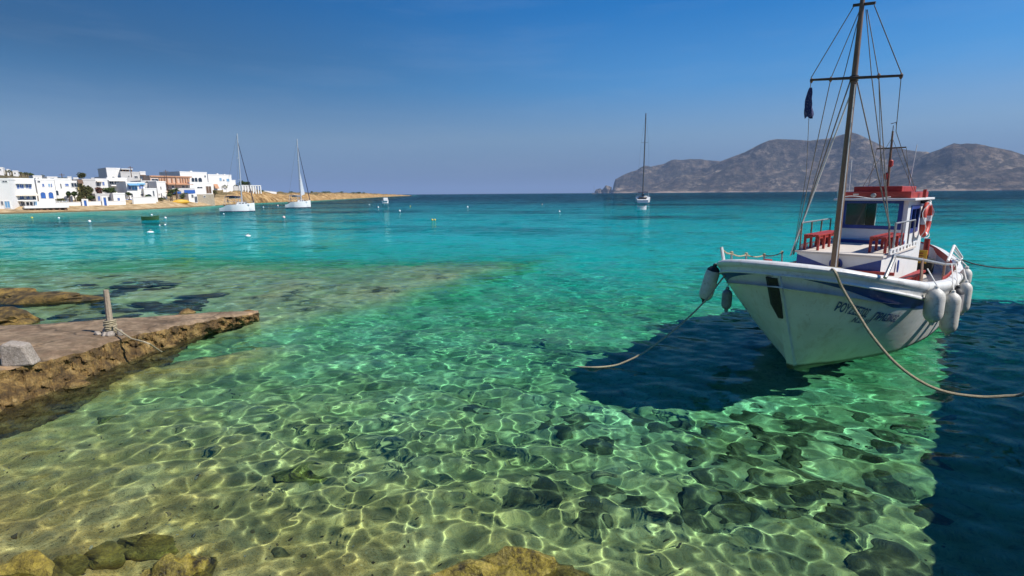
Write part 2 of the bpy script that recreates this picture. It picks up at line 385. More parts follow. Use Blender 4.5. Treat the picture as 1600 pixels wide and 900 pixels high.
# ripples too fine for the mesh, out where its cells are coarse
ge = N(t, 'ShaderNodeNewGeometry')
ln = N(t, 'ShaderNodeVectorMath', operation='LENGTH'); t.links.new(ge.outputs['Position'], ln.inputs[0])
def fade(a, b_, k):
    f = N(t, 'ShaderNodeMapRange'); f.interpolation_type = 'SMOOTHSTEP'; f.inputs['From Min'].default_value = a; f.inputs['From Max'].default_value = b_; f.inputs['To Max'].default_value = k
    t.links.new(ln.outputs['Value'], f.inputs['Value']); return f.outputs[0]
def ripple(sc, st, fac, det=3):
    """slopes of wavelets of one size, as a vector"""
    mp = N(t, 'ShaderNodeMapping'); mp.inputs['Scale'].default_value = st; mp.inputs['Rotation'].default_value = (0, 0, R(12))
    t.links.new(ge.outputs['Position'], mp.inputs['Vector'])
    n = N(t, 'ShaderNodeTexNoise'); n.inputs['Scale'].default_value = sc; n.inputs['Detail'].default_value = det
    t.links.new(mp.outputs[0], n.inputs['Vector'])
    s_ = N(t, 'ShaderNodeVectorMath', operation='SUBTRACT'); s_.inputs[1].default_value = (0.5, 0.5, 0.5); t.links.new(n.outputs['Color'], s_.inputs[0])
    m_ = N(t, 'ShaderNodeVectorMath', operation='MULTIPLY'); m_.inputs[1].default_value = (1, 1, 0); t.links.new(s_.outputs[0], m_.inputs[0])
    k_ = N(t, 'ShaderNodeVectorMath', operation='SCALE'); t.links.new(m_.outputs[0], k_.inputs[0]); t.links.new(fac, k_.inputs['Scale'])
    return k_.outputs[0]
nv = ge.outputs['Normal']
for v_ in (ripple(4.5, (0.7, 1.2, 1), fade(2.5, 20, RIP[0])), ripple(1.2, (0.6, 1.3, 1), fade(2, 26, RIP[1])), ripple(0.35, (0.45, 1.5, 1), fade(20, 80, RIP[2])), ripple(0.10, (0.4, 1.6, 1), fade(60, 220, RIP[3]))):
    ad = N(t, 'ShaderNodeVectorMath', operation='ADD'); t.links.new(nv, ad.inputs[0]); t.links.new(v_, ad.inputs[1]); nv = ad.outputs[0]
no = N(t, 'ShaderNodeVectorMath', operation='NORMALIZE'); t.links.new(nv, no.inputs[0])
for nd in (rf, gl, lw): t.links.new(no.outputs[0], nd.inputs['Normal'])
L = t.links.new
L(lw.outputs['Facing'], pw.inputs[0]); L(pw.outputs[0], ma.inputs[0]); L(ma.outputs[0], mx.inputs[0])
L(rf.outputs[0], mx.inputs[1]); L(gl.outputs[0], mx.inputs[2]); L(mx.outputs[0], out.inputs['Surface'])
M['sea'] = m
sea = link('sea', grid_mesh('sea', XX, YY, ZZ), m)
sea.cycles.is_caustics_caster = True
# the water's own colour: a closed body that absorbs red light
crest = ZZ.max(axis=1); crest = np.array([crest[max(0, i - 40):i + 40].max() for i in range(len(crest))])
top = np.repeat((crest + 0.012 - 0.008 * np.clip((r - 20) / 60, 0, 1))[:, None], RR.shape[1], axis=1)
vme = grid_mesh('sea_depth', XX[::8], YY[::8], top[::8])
bm = bmesh.new(); bm.from_mesh(vme)
bmesh.ops.remove_doubles(bm, verts=bm.verts, dist=1e-4)
bmesh.ops.holes_fill(bm, edges=[e for e in bm.edges if e.is_boundary and e.verts[0].co.length < 100], sides=0)
ex = bmesh.ops.extrude_edge_only(bm, edges=[e for e in bm.edges if e.is_boundary])
for v in ex['geom']:
    if isinstance(v, bmesh.types.BMVert): v.co.z = -40
bmesh.ops.holes_fill(bm, edges=[e for e in bm.edges if e.is_boundary], sides=0)
bmesh.ops.recalc_face_normals(bm, faces=bm.faces); bm.to_mesh(vme); bm.free()
m, t, b = nodes('sea_absorption'); t.nodes.clear(); out = N(t, 'ShaderNodeOutputMaterial')
va = N(t, 'ShaderNodeVolumeAbsorption'); va.inputs['Color'].default_value = (*ABS_COL, 1); va.inputs['Density'].default_value = ABS_DEN
t.links.new(va.outputs[0], out.inputs['Volume'])
link('sea_depth', vme, m)

# shore line of the far town and headland (photo column -> waterline row)
SH = [(-260, 344), (-120, 338), (0, 334), (110, 331), (210, 328), (300, 323.5), (340, 321), (400, 317.5), (440, 316), (480, 314.5), (550, 310.8), (600, 307.8), (625, 306.6), (640, 306.2)]
def rs(px):
    y = float(np.interp(px, [a for a, _ in SH], [b for _, b in SH])); p = P(px, y); return math.hypot(p.x, p.y)
def dirpx(px):
    d = ray(px, hz(px)); v = Vector((d.x, d.y, 0)); return v.normalized()
def ctrl(x, tab): return float(np.interp(x, [a[0] for a in tab], [a[1] for a in tab]))

gx = np.concatenate([np.geomspace(16, 130, 80)[:-1], np.geomspace(130, 40000, 26)])
ax = np.concatenate([-gx[::-1], np.linspace(-15.6, 15.6, 330), gx])
ay = np.concatenate([-np.geomspace(40000, 1, 20), np.linspace(0, 26, 280), np.geomspace(26.3, 180, 130)[:-1], np.geomspace(180, 40000, 30)])
BX, BY = np.meshgrid(ax, ay)
BZ = -seabed_depth(BX, BY)
m, t, b = nodes('sea_bed_sand')
ge = N(t, 'ShaderNodeNewGeometry')
def gn(scale, det=5, rough=0.6, st=None):
    n = N(t, 'ShaderNodeTexNoise'); n.inputs['Scale'].default_value = scale; n.inputs['Detail'].default_value = det; n.inputs['Roughness'].default_value = rough
    src = ge.outputs['Position']
    if st:
        mp = N(t, 'ShaderNodeMapping'); mp.inputs['Scale'].default_value = st; t.links.new(src, mp.inputs['Vector']); src = mp.outputs[0]
    t.links.new(src, n.inputs['Vector']); return n.outputs['Fac']
c = ramp(t, gn(1.4, 8, 0.7), [(0.28, (0.38, 0.21, 0.06)), (0.5, (0.66, 0.39, 0.12)), (0.68, (0.78, 0.54, 0.22))])
c = mixc(t, ramp(t, gn(30, 5, 0.7), [(0.34, (0.7,) * 3), (0.5, (0,) * 3)]), c, (0.13, 0.085, 0.03))
c = mixc(t, ramp(t, gn(95, 3, 0.7), [(0.38, (0.55,) * 3), (0.5, (0,) * 3)]), c, (0.08, 0.055, 0.02))
c = mixc(t, ramp(t, gn(70, 4, 0.7), [(0.58, (0,) * 3), (0.68, (0.7,) * 3)]), c, (0.78, 0.62, 0.36))
# the paler reef flat
sy0 = N(t, 'ShaderNodeSeparateXYZ'); t.links.new(ge.outputs['Position'], sy0.inputs[0])
rfm = N(t, 'ShaderNodeMapRange'); rfm.inputs['From Min'].default_value = 10.5; rfm.inputs['From Max'].default_value = 13.5; t.links.new(sy0.outputs['Y'], rfm.inputs['Value'])
reef = ramp(t, gn(1.1, 7, 0.7), [(0.36, (0.10, 0.075, 0.035)), (0.44, (0.44, 0.33, 0.15)), (0.6, (0.74, 0.56, 0.29))])
c = mixc(t, rfm.outputs[0], c, reef)
# white sand beyond the shallows, weed meadows far out
sx = N(t, 'ShaderNodeSeparateXYZ'); t.links.new(ge.outputs['Position'], sx.inputs[0])
far = N(t, 'ShaderNodeMapRange'); far.inputs['From Min'].default_value = -0.5; far.inputs['From Max'].default_value = -1.7
t.links.new(sx.outputs['Z'], far.inputs['Value'])
fsand = ramp(t, gn(0.8, 6, 0.65), [(0.3, (0.28, 0.25, 0.09)), (0.5, (0.60, 0.52, 0.22)), (0.7, (0.75, 0.68, 0.36))])
fsand = mixc(t, ramp(t, gn(9, 6, 0.75), [(0.36, (0.75,) * 3), (0.5, (0,) * 3)]), fsand, (0.10, 0.11, 0.04))
c = mixc(t, far.outputs[0], c, fsand)
fa2 = N(t, 'ShaderNodeMapRange'); fa2.inputs['From Min'].default_value = -2.4; fa2.inputs['From Max'].default_value = -3.7
t.links.new(sx.outputs['Z'], fa2.inputs['Value'])
c = mixc(t, fa2.outputs[0], c, (0.68, 0.86, 0.78))
weed = ramp(t, gn(0.03, 8, 0.7, (0.7, 1.2, 1)), [(0.49, (0,) * 3), (0.60, (0.8,) * 3)])
wd = N(t, 'ShaderNodeMapRange'); wd.inputs['From Min'].default_value = 30; wd.inputs['From Max'].default_value = 60
t.links.new(sx.outputs['Y'], wd.inputs['Value'])
wm = N(t, 'ShaderNodeMath', operation='MULTIPLY'); t.links.new(weed, wm.inputs[0]); t.links.new(wd.outputs[0], wm.inputs[1])
c = mixc(t, wm.outputs[0], c, (0.02, 0.04, 0.04))
# stones and weed tufts in mid water
c = mixc(t, ramp(t, gn(0.55, 5, 0.65), [(0.56, (0,) * 3), (0.66, (0.6,) * 3)]), c, (0.10, 0.11, 0.06))
t.links.new(c, b.inputs['Base Color']); b.inputs['Roughness'].default_value = 1.0; b.inputs['Specular IOR Level'].default_value = 0.0
bp = N(t, 'ShaderNodeBump'); bp.inputs['Strength'].default_value = 0.5; bp.inputs['Distance'].default_value = 0.03
t.links.new(gn(14, 5), bp.inputs['Height']); t.links.new(bp.outputs[0], b.inputs['Normal'])
seabed = link('seabed', grid_mesh('seabed', BX, BY, BZ), m)
seabed.cycles.is_caustics_receiver = True
# ---------------------------------------------------------------- coast, headland, hills
CREST = [(-260, 258, 260), (-60, 262, 230), (0, 265, 210), (25, 267.5, 200), (60, 273.5, 190), (100, 278.5, 180), (150, 284, 150), (200, 286, 120), (240, 288, 90), (300, 296, 45), (345, 298, 30),
         (375, 297, 24), (400, 297.5, 20), (420, 299, 26), (450, 300, 50), (520, 300.8, 70), (560, 301.2, 90), (600, 303, 60), (625, 304, 30), (640, 305.4, 12), (652, 307, 8)]
cols = np.arange(-260, 653, 3.0)
OFF = [-60, -30, -14, -7, -3, -1.2, 0, 1, 2, 3.2, 4.6, 6.4, 8.5, 11, 14, 17, 20, 24, 29, 36, 45]
TT_ = np.linspace(0, 1, 12)[1:]
CX, CY, CZ, SCR = [], [], [], []
for px in cols:
    d = dirpx(px); r0 = rs(px)
    yc = ctrl(px, [(a, b) for a, b, c in CREST]); oc = ctrl(px, [(a, c) for a, b, c in CREST])
    zc = PD(px, yc, r0 + oc).z
    rocky = float(np.clip((px - 330) / 40, 0, 1))
    row = []
    offs = [o if o <= 0 else o * min(1.0, oc / 45) for o in OFF]
    base = offs[-1]
    offs = offs + [base + (max(oc, base * 1.02) - base) * f for f in TT_] + [oc + 30, oc + 90, oc + 260]
    for k, o in enumerate(offs):
        if o <= 0: z = o * 0.16 * (1 + 1.0 * rocky)
        else:
            beach = 0.9 * min(1, o / 5) + 1.3 * np.clip((o - 5) / 10, 0, 1) + 2.2 * np.clip((o - 14) / 30, 0, 1)
            beach = min(beach, zc)
            f = np.clip(o / max(oc, 1), 0, 1)
            cliff = zc * min(1, (f * 1.0) ** 0.55)
            z = beach * (1 - rocky) + cliff * rocky
            if o > 40 and rocky < 1: z = max(z, beach + (zc - beach) * np.clip((o - 40) / max(oc - 40, 1), 0, 1) ** 1.1 * (1 - rocky) + (z - beach) * rocky)
            if o > oc: z = zc - (o - oc) * 0.02
        row.append((d * (r0 + o), z, o, rocky, oc))
    for_x = [p[0].x for p in row]; for_y = [p[0].y for p in row]
    CX.append(for_x); CY.append(for_y); CZ.append([p[1] for p in row])
    SCR.append([float(np.clip((p[2] - 10) / 30, 0, 1)) * (1 - p[3]) + p[3] * float(np.clip((p[2] / max(p[4], 1) - 0.45) / 0.4, 0, 1)) for p in row])
CX = np.array(CX); CY = np.array(CY); CZ = np.array(CZ); SCR = np.array(SCR)
rk = np.clip((cols - 330) / 40, 0, 1)[:, None]
amp = np.where(CZ > 0.05, 1, 0) * (0.15 + 1.6 * rk * np.clip(CZ / 3, 0, 1) * np.clip(1.4 - SCR, 0, 1) + 0.5 * SCR * (1 - rk))
CZ = CZ + vnoise(CX, CY, 9, 5, 4) * amp
me = grid_mesh('coast', CX, CY, CZ, False)
a2 = me.attributes.new('rocky', 'FLOAT', 'POINT'); a2.data.foreach_set('value', np.repeat(rk, CX.shape[1], axis=1).ravel().astype(np.float32))
at = me.attributes.new('scrub', 'FLOAT', 'POINT'); at.data.foreach_set('value', SCR.ravel().astype(np.float32))
m, t, b = nodes('coast_ground')
a_ = N(t, 'ShaderNodeAttribute'); a_.attribute_name = 'scrub'
ge = N(t, 'ShaderNodeNewGeometry')
def gn2(scale, det=5, rough=0.65):
    n = N(t, 'ShaderNodeTexNoise'); n.inputs['Scale'].default_value = scale; n.inputs['Detail'].default_value = det; n.inputs['Roughness'].default_value = rough
    t.links.new(ge.outputs['Position'], n.inputs['Vector']); return n.outputs['Fac']
sand = ramp(t, gn2(0.5), [(0.3, (0.28, 0.18, 0.08)), (0.5, (0.46, 0.33, 0.18)), (0.7, (0.60, 0.47, 0.29))])
sand = mixc(t, ramp(t, gn2(1.3), [(0.55, (0,) * 3), (0.7, (0.6,) * 3)]), sand, (0.20, 0.13, 0.07))
gr = ramp(t, gn2(0.35), [(0.3, (0.055, 0.06, 0.025)), (0.5, (0.13, 0.105, 0.05)), (0.7, (0.27, 0.20, 0.11))])
ad = N(t, 'ShaderNodeMath', operation='MULTIPLY_ADD'); ad.inputs[1].default_value = 1.2; t.links.new(a_.outputs['Fac'], ad.inputs[0])
su = N(t, 'ShaderNodeMath', operation='MULTIPLY_ADD'); su.inputs[1].default_value = 1.6; su.inputs[2].default_value = -0.95; t.links.new(gn2(0.2), su.inputs[0])
t.links.new(su.outputs[0], ad.inputs[2]); ad.use_clamp = True
rk_ = N(t, 'ShaderNodeAttribute'); rk_.attribute_name = 'rocky'
cliff = ramp(t, gn2(0.35, 8, 0.72), [(0.34, (0.10, 0.06, 0.025)), (0.46, (0.32, 0.19, 0.075)), (0.58, (0.50, 0.33, 0.15)), (0.7, (0.64, 0.47, 0.27))])
sand = mixc(t, rk_.outputs['Fac'], sand, cliff)
sand = mixc(t, ramp(t, gn2(0.16, 6, 0.7), [(0.52, (0,) * 3), (0.64, (0.65,) * 3)]), sand, (0.17, 0.12, 0.06))
c = mixc(t, ad.outputs[0], sand, gr)
sx = N(t, 'ShaderNodeSeparateXYZ'); t.links.new(ge.outputs['Position'], sx.inputs[0])
wet = N(t, 'ShaderNodeMapRange'); wet.inputs['From Min'].default_value = 0.28; wet.inputs['From Max'].default_value = 0.08; t.links.new(sx.outputs['Z'], wet.inputs['Value'])
w2 = N(t, 'ShaderNodeMapRange'); w2.inputs['From Min'].default_value = -0.45; w2.inputs['From Max'].default_value = -0.15; t.links.new(sx.outputs['Z'], w2.inputs['Value'])
c = mixc(t, w2.outputs[0], (0.62, 0.62, 0.48), c)
wm2 = N(t, 'ShaderNodeMath', operation='MULTIPLY'); t.links.new(wet.outputs[0], wm2.inputs[0]); t.links.new(w2.outputs[0], wm2.inputs[1])
c = mixc(t, wm2.outputs[0], c, (0.16, 0.11, 0.05))
t.links.new(c, b.inputs['Base Color']); b.inputs['Roughness'].default_value = 0.95; b.inputs['Specular IOR Level'].default_value = 0.1
bp = N(t, 'ShaderNodeBump'); bp.inputs['Strength'].default_value = 0.8; bp.inputs['Distance'].default_value = 0.4
t.links.new(gn2(0.8, 6), bp.inputs['Height']); t.links.new(bp.outputs[0], b.inputs['Normal'])
coast = link('coast', me, m)
coast.cycles.is_caustics_receiver = True

def ground_z(px, off):
    i = int(np.clip(round((px + 260) / 3.0), 0, len(cols) - 1)); r0 = rs(px)
    rr = np.hypot(CX[i], CY[i]) - r0
    return float(np.interp(off, rr, CZ[i]))

# the bare island across the strait
m, t, b = nodes('island_scrub_and_rock')
ge = N(t, 'ShaderNodeNewGeometry')
pale = ramp(t, gn2(0.006, 8, 0.7), [(0.35, (0.13, 0.095, 0.07)), (0.52, (0.21, 0.16, 0.115)), (0.66, (0.46, 0.36, 0.26))])
c = mixc(t, ramp(t, gn2(0.02, 9, 0.8), [(0.47, (0.92,) * 3), (0.59, (0,) * 3)]), pale, (0.05, 0.048, 0.04))
sx = N(t, 'ShaderNodeSeparateXYZ'); t.links.new(ge.outputs['Position'], sx.inputs[0])
sh = N(t, 'ShaderNodeMapRange'); sh.inputs['From Min'].default_value = 11; sh.inputs['From Max'].default_value = 5; t.links.new(sx.outputs['Z'], sh.inputs['Value'])
shn = N(t, 'ShaderNodeMath', operation='MULTIPLY'); t.links.new(sh.outputs[0], shn.inputs[0]); t.links.new(ramp(t, gn2(0.006, 6, 0.7), [(0.44, (0,) * 3), (0.58, (0.9,) * 3)]), shn.inputs[1])
c = mixc(t, shn.outputs[0], c, (0.42, 0.31, 0.23))
t.links.new(c, b.inputs['Base Color']); b.inputs['Roughness'].default_value = 1.0; b.inputs['Specular IOR Level'].default_value = 0.0
bp = N(t, 'ShaderNodeBump'); bp.inputs['Strength'].default_value = 1.0; bp.inputs['Distance'].default_value = 22
t.links.new(gn2(0.012, 8, 0.7), bp.inputs['Height']); t.links.new(bp.outputs[0], b.inputs['Normal'])
M['island'] = m
def ridge(name, pts, D, depth, seed):
    px = np.arange(pts[0][0], pts[-1][0] + .1, 2.0)
    ty = np.interp(px, [p[0] for p in pts], [p[1] for p in pts])
    fr = np.concatenate([np.linspace(0, 1, 46), 1 + np.linspace(0, 1, 14)[1:]])
    X = np.zeros((len(px), len(fr))); Y = X.copy(); Z = X.copy()
    for i, (a, y) in enumerate(zip(px, ty)):
        d = dirpx(a); zt = max(2.0, PD(a, y, D).z)
        for j, f in enumerate(fr):
            dist = D - depth * (1 - f) if f <= 1 else D + depth * 1.2 * (f - 1)
            X[i, j], Y[i, j] = d.x * dist, d.y * dist
            g = f if f <= 1 else 2 - f
            Z[i, j] = -12 + (zt + 12) * (0.75 * g ** 1.35 + 0.25 * g ** 0.7)
    w_ = np.interp(fr, [0, 0.12, 0.6, 0.93, 1.0, 1.2], [0.1, 0.5, 1.0, 0.5, 0.06, 0.5])[None, :]
    rid = 1 - np.abs(vnoise(X, Y, 420, seed, 5)) * 2
    Z += (vnoise(X, Y, 700, seed + 1, 5) * 95 + (rid - 0.5) * 100) * w_ * np.clip(Z / 160, 0, 1)
    return link(name, grid_mesh(name, X, Y, Z, True), M['island'])
ridge('island_hill', [(953, 299), (957, 296.5), (960, 281), (972, 275), (985, 270), (1005, 263), (1030, 257.5), (1055, 251.5), (1075, 249), (1100, 250.5), (1120, 252), (1170, 262), (1200, 275), (1240, 292), (1260, 298)], 4000, 300, 2)
ridge('island_hill', [(962, 298.6), (985, 295), (1015, 289), (1050, 279), (1085, 266), (1120, 252), (1140, 245), (1160, 237.5), (1178, 228), (1195, 220.5), (1207, 218), (1227, 218), (1257, 219.5), (1290, 215.5), (1310, 210), (1320, 207.5), (1330, 210.5), (1340, 215), (1360, 224), (1375, 231), (1407, 237), (1440, 241), (1470, 255), (1510, 275), (1550, 297)], 3600, 430, 11)
ridge('island_hill', [(1310, 298), (1350, 290), (1385, 272), (1412, 252), (1440, 241), (1450, 237.5), (1460, 234), (1470, 229), (1480, 225), (1490, 226.5), (1500, 225.5), (1530, 229), (1570, 236), (1600, 245), (1660, 255), (1720, 262), (1800, 276), (1860, 290), (1900, 297)], 3300, 400, 23)
def islet(px, ytop, w_, D):
    c0 = PD(px, hz(px), D); h = PD(px, ytop, D).z
    bm = bmesh.new(); bmesh.ops.create_icosphere(bm, subdivisions=3, radius=1)
    for v in bm.verts:
        n = 1 + 0.5 * fbm(v.co * 1.6 + Vector((px, 0, 0)))
        v.co = Vector((v.co.x * w_ * n, v.co.y * w_ * n, v.co.z * h * n))
    me = bpy.data.meshes.new('islet'); bm.to_mesh(me); bm.free()
    o = link('islet', me, M['island']); o.location = (c0.x, c0.y, 0)
islet(949, 290.5, 38, 3900); islet(936, 294.5, 30, 3900)

# ---------------------------------------------------------------- the town on the left shore
def crown(mb, c, rad, n, size, lumps=7, seed=0):
    rg = random.Random(seed); c = Vector(c); ls = []
    for _ in range(lumps):
        v = Vector((rg.uniform(-1, 1), rg.uniform(-1, 1), rg.uniform(-0.8, 1)))
        if v.length > 1: v.normalize()
        ls.append((Vector((v.x * rad[0], v.y * rad[1], v.z * rad[2])) * 0.62, rg.uniform(0.4, 0.62)))
    for _ in range(n):
        lc, lr = rg.choice(ls)
        v = Vector((rg.gauss(0, 1), rg.gauss(0, 1), rg.gauss(0, 1))).normalized() * (rg.uniform(0.55, 1.08))
        p = c + lc + Vector((v.x * rad[0], v.y * rad[1], v.z * rad[2])) * lr
        q = Vector((rg.gauss(0, 1), rg.gauss(0, 1), rg.gauss(0, 1))).to_track_quat('Z', 'Y').to_matrix()
        s = size * rg.uniform(0.5, 1.3)
        mb.add([p + q @ Vector((-s, 0, 0)), p + q @ Vector((0, -s * .5, s * .2)), p + q @ Vector((s, 0, 0)), p + q @ Vector((0, s * .5, s * .2))], [(0, 1, 2, 3)])
class Frame:
    """a vertical facade plane: local x along the wall, local -y out of the wall, local z up"""
    def __init__(s, px, off, az):
        d = dirpx(px); r0 = rs(px) + off
        s.o = Vector((d.x * r0, d.y * r0, 0)); s.az = az
        s.e = Vector((math.cos(az), math.sin(az), 0)); s.n = Vector((math.sin(az), -math.cos(az), 0))
    def hit(s, px, py):
        d = ray(px, py); k = (s.o - Vector((0, 0, H))).dot(s.n) / d.dot(s.n)
        p = Vector((0, 0, H)) + d * k
        return (p - s.o).dot(s.e), p.z
def rect(fr, x0, y0, x1, y1):
    ym = (y0 + y1) / 2; xm = (x0 + x1) / 2
    a, _ = fr.hit(x0, ym); b, _ = fr.hit(x1, ym); _, zt = fr.hit(xm, y0); _, zb = fr.hit(xm, y1)
    return min(a, b), max(a, b), zb, zt
def window(root, fr, q, mat='shutter', frame='plaster', name='window', arch=False):
    x0, x1, z0, z1 = rect(fr, *q); w = x1 - x0; h = z1 - z0
    if arch:
        k = [(x0, z0), (x1, z0)] + [(x0 + w / 2 + w / 2 * math.cos(a), z1 - w / 2 * 0.9 + w / 2 * 0.9 * math.sin(a)) for a in np.linspace(0, math.pi, 9)]
        o = MB().prism(k, -0.05, 0.3).build(name, M[mat], root)
    else:
        o = MB().span((x0, -0.05, z0), (x1, 0.2, z1)).build(name, M[mat], root)
    f = min(0.09, w * 0.12)
    fb = MB()
    if arch:
        aa = np.linspace(0, math.pi, 9); cx, cz = x0 + w / 2, z1 - w / 2 * 0.9
        fb.tube([(x0, -0.06, z0)] + [(cx - w / 2 * math.cos(a), -0.06, cz + w / 2 * 0.9 * math.sin(a)) for a in aa] + [(x1, -0.06, z0)], f * 0.6, 4)
    else:
        for a, b_ in (((x0 - f, z0 - f), (x1 + f, z0)), ((x0 - f, z1), (x1 + f, z1 + f)), ((x0 - f, z0), (x0, z1)), ((x1, z0), (x1 + f, z1)), ((x0 + w / 2 - f * .3, z0), (x0 + w / 2 + f * .3, z1))):
            fb.span((a[0], -0.085, a[1]), (b_[0], 0.02, b_[1]))
    fb.build('frame', M[frame], o)
    return o
def house(name, label, q, off, az, depth, wall='plaster', wins=(), parapet=True, cat='house', base=4.0, side=0.0):
    """q: the facade's left, top, right, bottom in photograph pixels; off: metres behind the waterline"""
    x0, y0, x1, y1 = q
    fr = Frame(x0, off, R(az)); a, b_, zb, zt = rect(fr, x0, y0, x1, y1)
    root = empty(name, (fr.o.x, fr.o.y, 0), fr.az, label, cat)
    w_ = MB().span((a, 0, zb - base), (b_, depth, zt))
    w_.build('wall', M[wall], root)
    if parapet:
        pb = MB(); h = 0.35
        for u in ((a - .05, -.05, b_ + .05, .2), (a - .05, depth - .2, b_ + .05, depth + .05), (a - .05, .2, a + .2, depth - .2), (b_ - .2, .2, b_ + .05, depth - .2)):
            pb.span((u[0], u[1], zt - 0.02), (u[2], u[3], zt + h))
        rb = pb.build('parapet', M[wall], root)
        MB().span((a + .2, .2, zt + 0.003), (b_ - .2, depth - .2, zt + 0.05)).build('roof', M['plaster_grey'], root)
    for wn in wins:
        kw = wn[1] if len(wn) > 1 else {}
        window(root, fr, wn[0], **kw)
    root['_w'] = 0
    del root['_w']
    return root, fr, (a, b_, zb, zt)
def slab(root, fr, q, out_, mat, name, thick=0.15, drop=0.0):
    """a shelf, awning or canopy standing out of a facade: q gives its front edge in pixels on the wall plane"""
    a, b_, zb, zt = rect(fr, *q)
    mb = MB()
    mb.add([(a, 0, zt), (b_, 0, zt), (b_, -out_, zb + drop), (a, -out_, zb + drop), (a, 0, zt - thick), (b_, 0, zt - thick), (b_, -out_, zb + drop - thick), (a, -out_, zb + drop - thick)],
           [(0, 1, 2, 3), (7, 6, 5, 4), (0, 4, 5, 1), (1, 5, 6, 2), (2, 6, 7, 3), (3, 7, 4, 0)])
    return mb.build(name, M[mat], root)
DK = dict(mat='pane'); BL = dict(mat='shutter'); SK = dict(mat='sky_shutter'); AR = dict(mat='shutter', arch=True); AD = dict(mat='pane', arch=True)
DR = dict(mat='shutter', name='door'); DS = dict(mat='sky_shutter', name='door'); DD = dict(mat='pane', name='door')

h, fr, _ = house('seafront_block', 'blank white block at the far left with a pale blue door', (-30, 281, 17.5, 327), 7, 30, 10, wins=[((8, 314.5, 15.5, 324.5), DS), ((2, 314.5, 5, 320), DK), ((4, 282.5, 11, 284.5), DK), ((-18, 290, -12, 297), BL)])
h, fr, _ = house('hotel', 'three storey white hotel with dark blue upper windows and a long cream awning', (18, 281, 57, 326), 8, 58, 9, wins=[((19.5, 288, 24, 294.5), BL), ((25.5, 288, 30, 295), BL), ((31, 288, 36.5, 294.5), BL), ((40, 288, 44, 294), BL), ((44.8, 288, 48.5, 295), BL),
    ((24, 306.5, 28, 311.5), BL), ((31, 306.5, 37, 311), BL), ((41, 306.5, 46, 311), BL), ((51, 306.5, 56, 312), DK), ((24.5, 315, 29, 321), BL), ((33, 315, 38, 321.5), DK), ((41, 315, 50, 320.5), DK), ((52, 314, 58, 321), DS)], cat='hotel')
slab(h, fr, (20, 300, 56, 305), 1.6, 'awning', 'awning'); slab(h, fr, (18, 284.5, 50, 286), 0.8, 'plaster', 'balcony_canopy')
slab(h, fr, (20, 311.6, 55, 313), 1.2, 'plaster', 'balcony')
h, fr, _ = house('arcade_house', 'white house with two tall blue arches beside the hotel', (58.5, 281.5, 87, 314), 12, 56, 9, wins=[((63, 300, 71.5, 310), AR), ((75.5, 300, 83.5, 310), AR), ((66, 287, 69, 291.8), BL), ((75.5, 287, 78, 291.8), SK), ((79.5, 287, 81.2, 292), BL), ((58.8, 282.5, 62.5, 285.2), DK)])
h, fr, _ = house('white_house', 'white two storey house with a single small blue window', (88, 281, 112, 318), 14, 53, 9, wins=[((94.5, 287, 96, 294), DK), ((102, 287, 107, 290.6), BL), ((103.5, 299, 109, 309), AD), ((86.5, 297.5, 91.5, 305), AD)])
h, fr, _ = house('pergola_house', 'small white house with a dark shaded pergola and ochre side room', (112, 284.5, 130, 315), 18, 50, 7, wins=[((111.5, 286, 119.5, 292), DK), ((113, 300, 116, 306), DK)])  # the wide upper pane is a dark sheet for the shade under the pergola
slab(h, fr, (120.5, 280.5, 129, 286), 0.8, 'timber', 'roof_deck'); MB().span(*[(v[0], v[1], v[2]) for v in ((rect(fr, 121, 286, 130, 300)[0], -0.06, rect(fr, 121, 286, 130, 300)[2]), (rect(fr, 121, 286, 130, 300)[1], 0.1, rect(fr, 121, 286, 130, 300)[3]))]).build('ochre_wall', M['ochre'], h)
h, fr, _ = house('grey_house', 'low grey plastered house behind the tall olive shrub', (129.5, 281.5, 150, 300), 28, 50, 9, 'plaster_grey', wins=[((137, 289, 139, 292), DK)])
h, fr, _ = house('flat_roof_house', 'white flat roofed house with two dark doors above the reddish bush', (150, 281, 169, 300), 30, 50, 9, wins=[((151.5, 284.5, 155, 290.5), DD), ((160, 284, 163, 289.5), BL)])
slab(h, fr, (150, 282.4, 159, 283.6), 1.0, 'awning', 'canopy')
h, fr, _ = house('tall_back_house', 'tall pale house on the skyline with two dark arches in its lower wall', (168.5, 264, 190, 300), 52, 50, 10, wins=[((174.5, 276, 179.5, 279.2), AD), ((183, 276, 190, 279.2), AD), ((186.5, 266, 188.6, 270), DK)])
h, fr, _ = house('roof_terrace_house', 'grey white house on the skyline with a brown roof terrace pergola', (190.5, 270, 220, 300), 50, 50, 10, 'plaster_grey', wins=[((210, 275, 215, 278.2), DK), ((200.5, 274.4, 202, 276.5), DK)])
a_, b_, zb_, zt_ = rect(fr, 192, 263.5, 206, 270); pg = MB()
for xx in np.linspace(a_, b_, 4):
    for yy in (0.2, 3.0): MB().span((xx - .1, yy - .1, zb_ - .2), (xx + .1, yy + .1, zt_ - .25)).build('pergola_post', M['timber'], h)
MB().span((a_ - .3, 0, zt_ - .25), (b_ + .3, 3.3, zt_)).build('pergola_roof', M['plaster'], h); MB().span((a_, 2.6, zb_), (b_, 2.75, zt_ - .3)).build('pergola_screen', M['timber'], h)
h, fr, _ = house('white_penthouse', 'small bright white block beside the brown roof terrace', (219.5, 269.5, 228, 282), 48, 42, 6)
slab(h, fr, (219.5, 273.2, 228, 274), 0.8, 'timber', 'canopy')
h, fr, _ = house('balcony_house', 'white house with a covered balcony above the green bushes', (169, 279.5, 200, 308), 36, 50, 8, wins=[((171, 283.5, 177, 287), DK), ((179, 283.5, 186, 287), DK), ((189, 289, 197, 293), DK)])
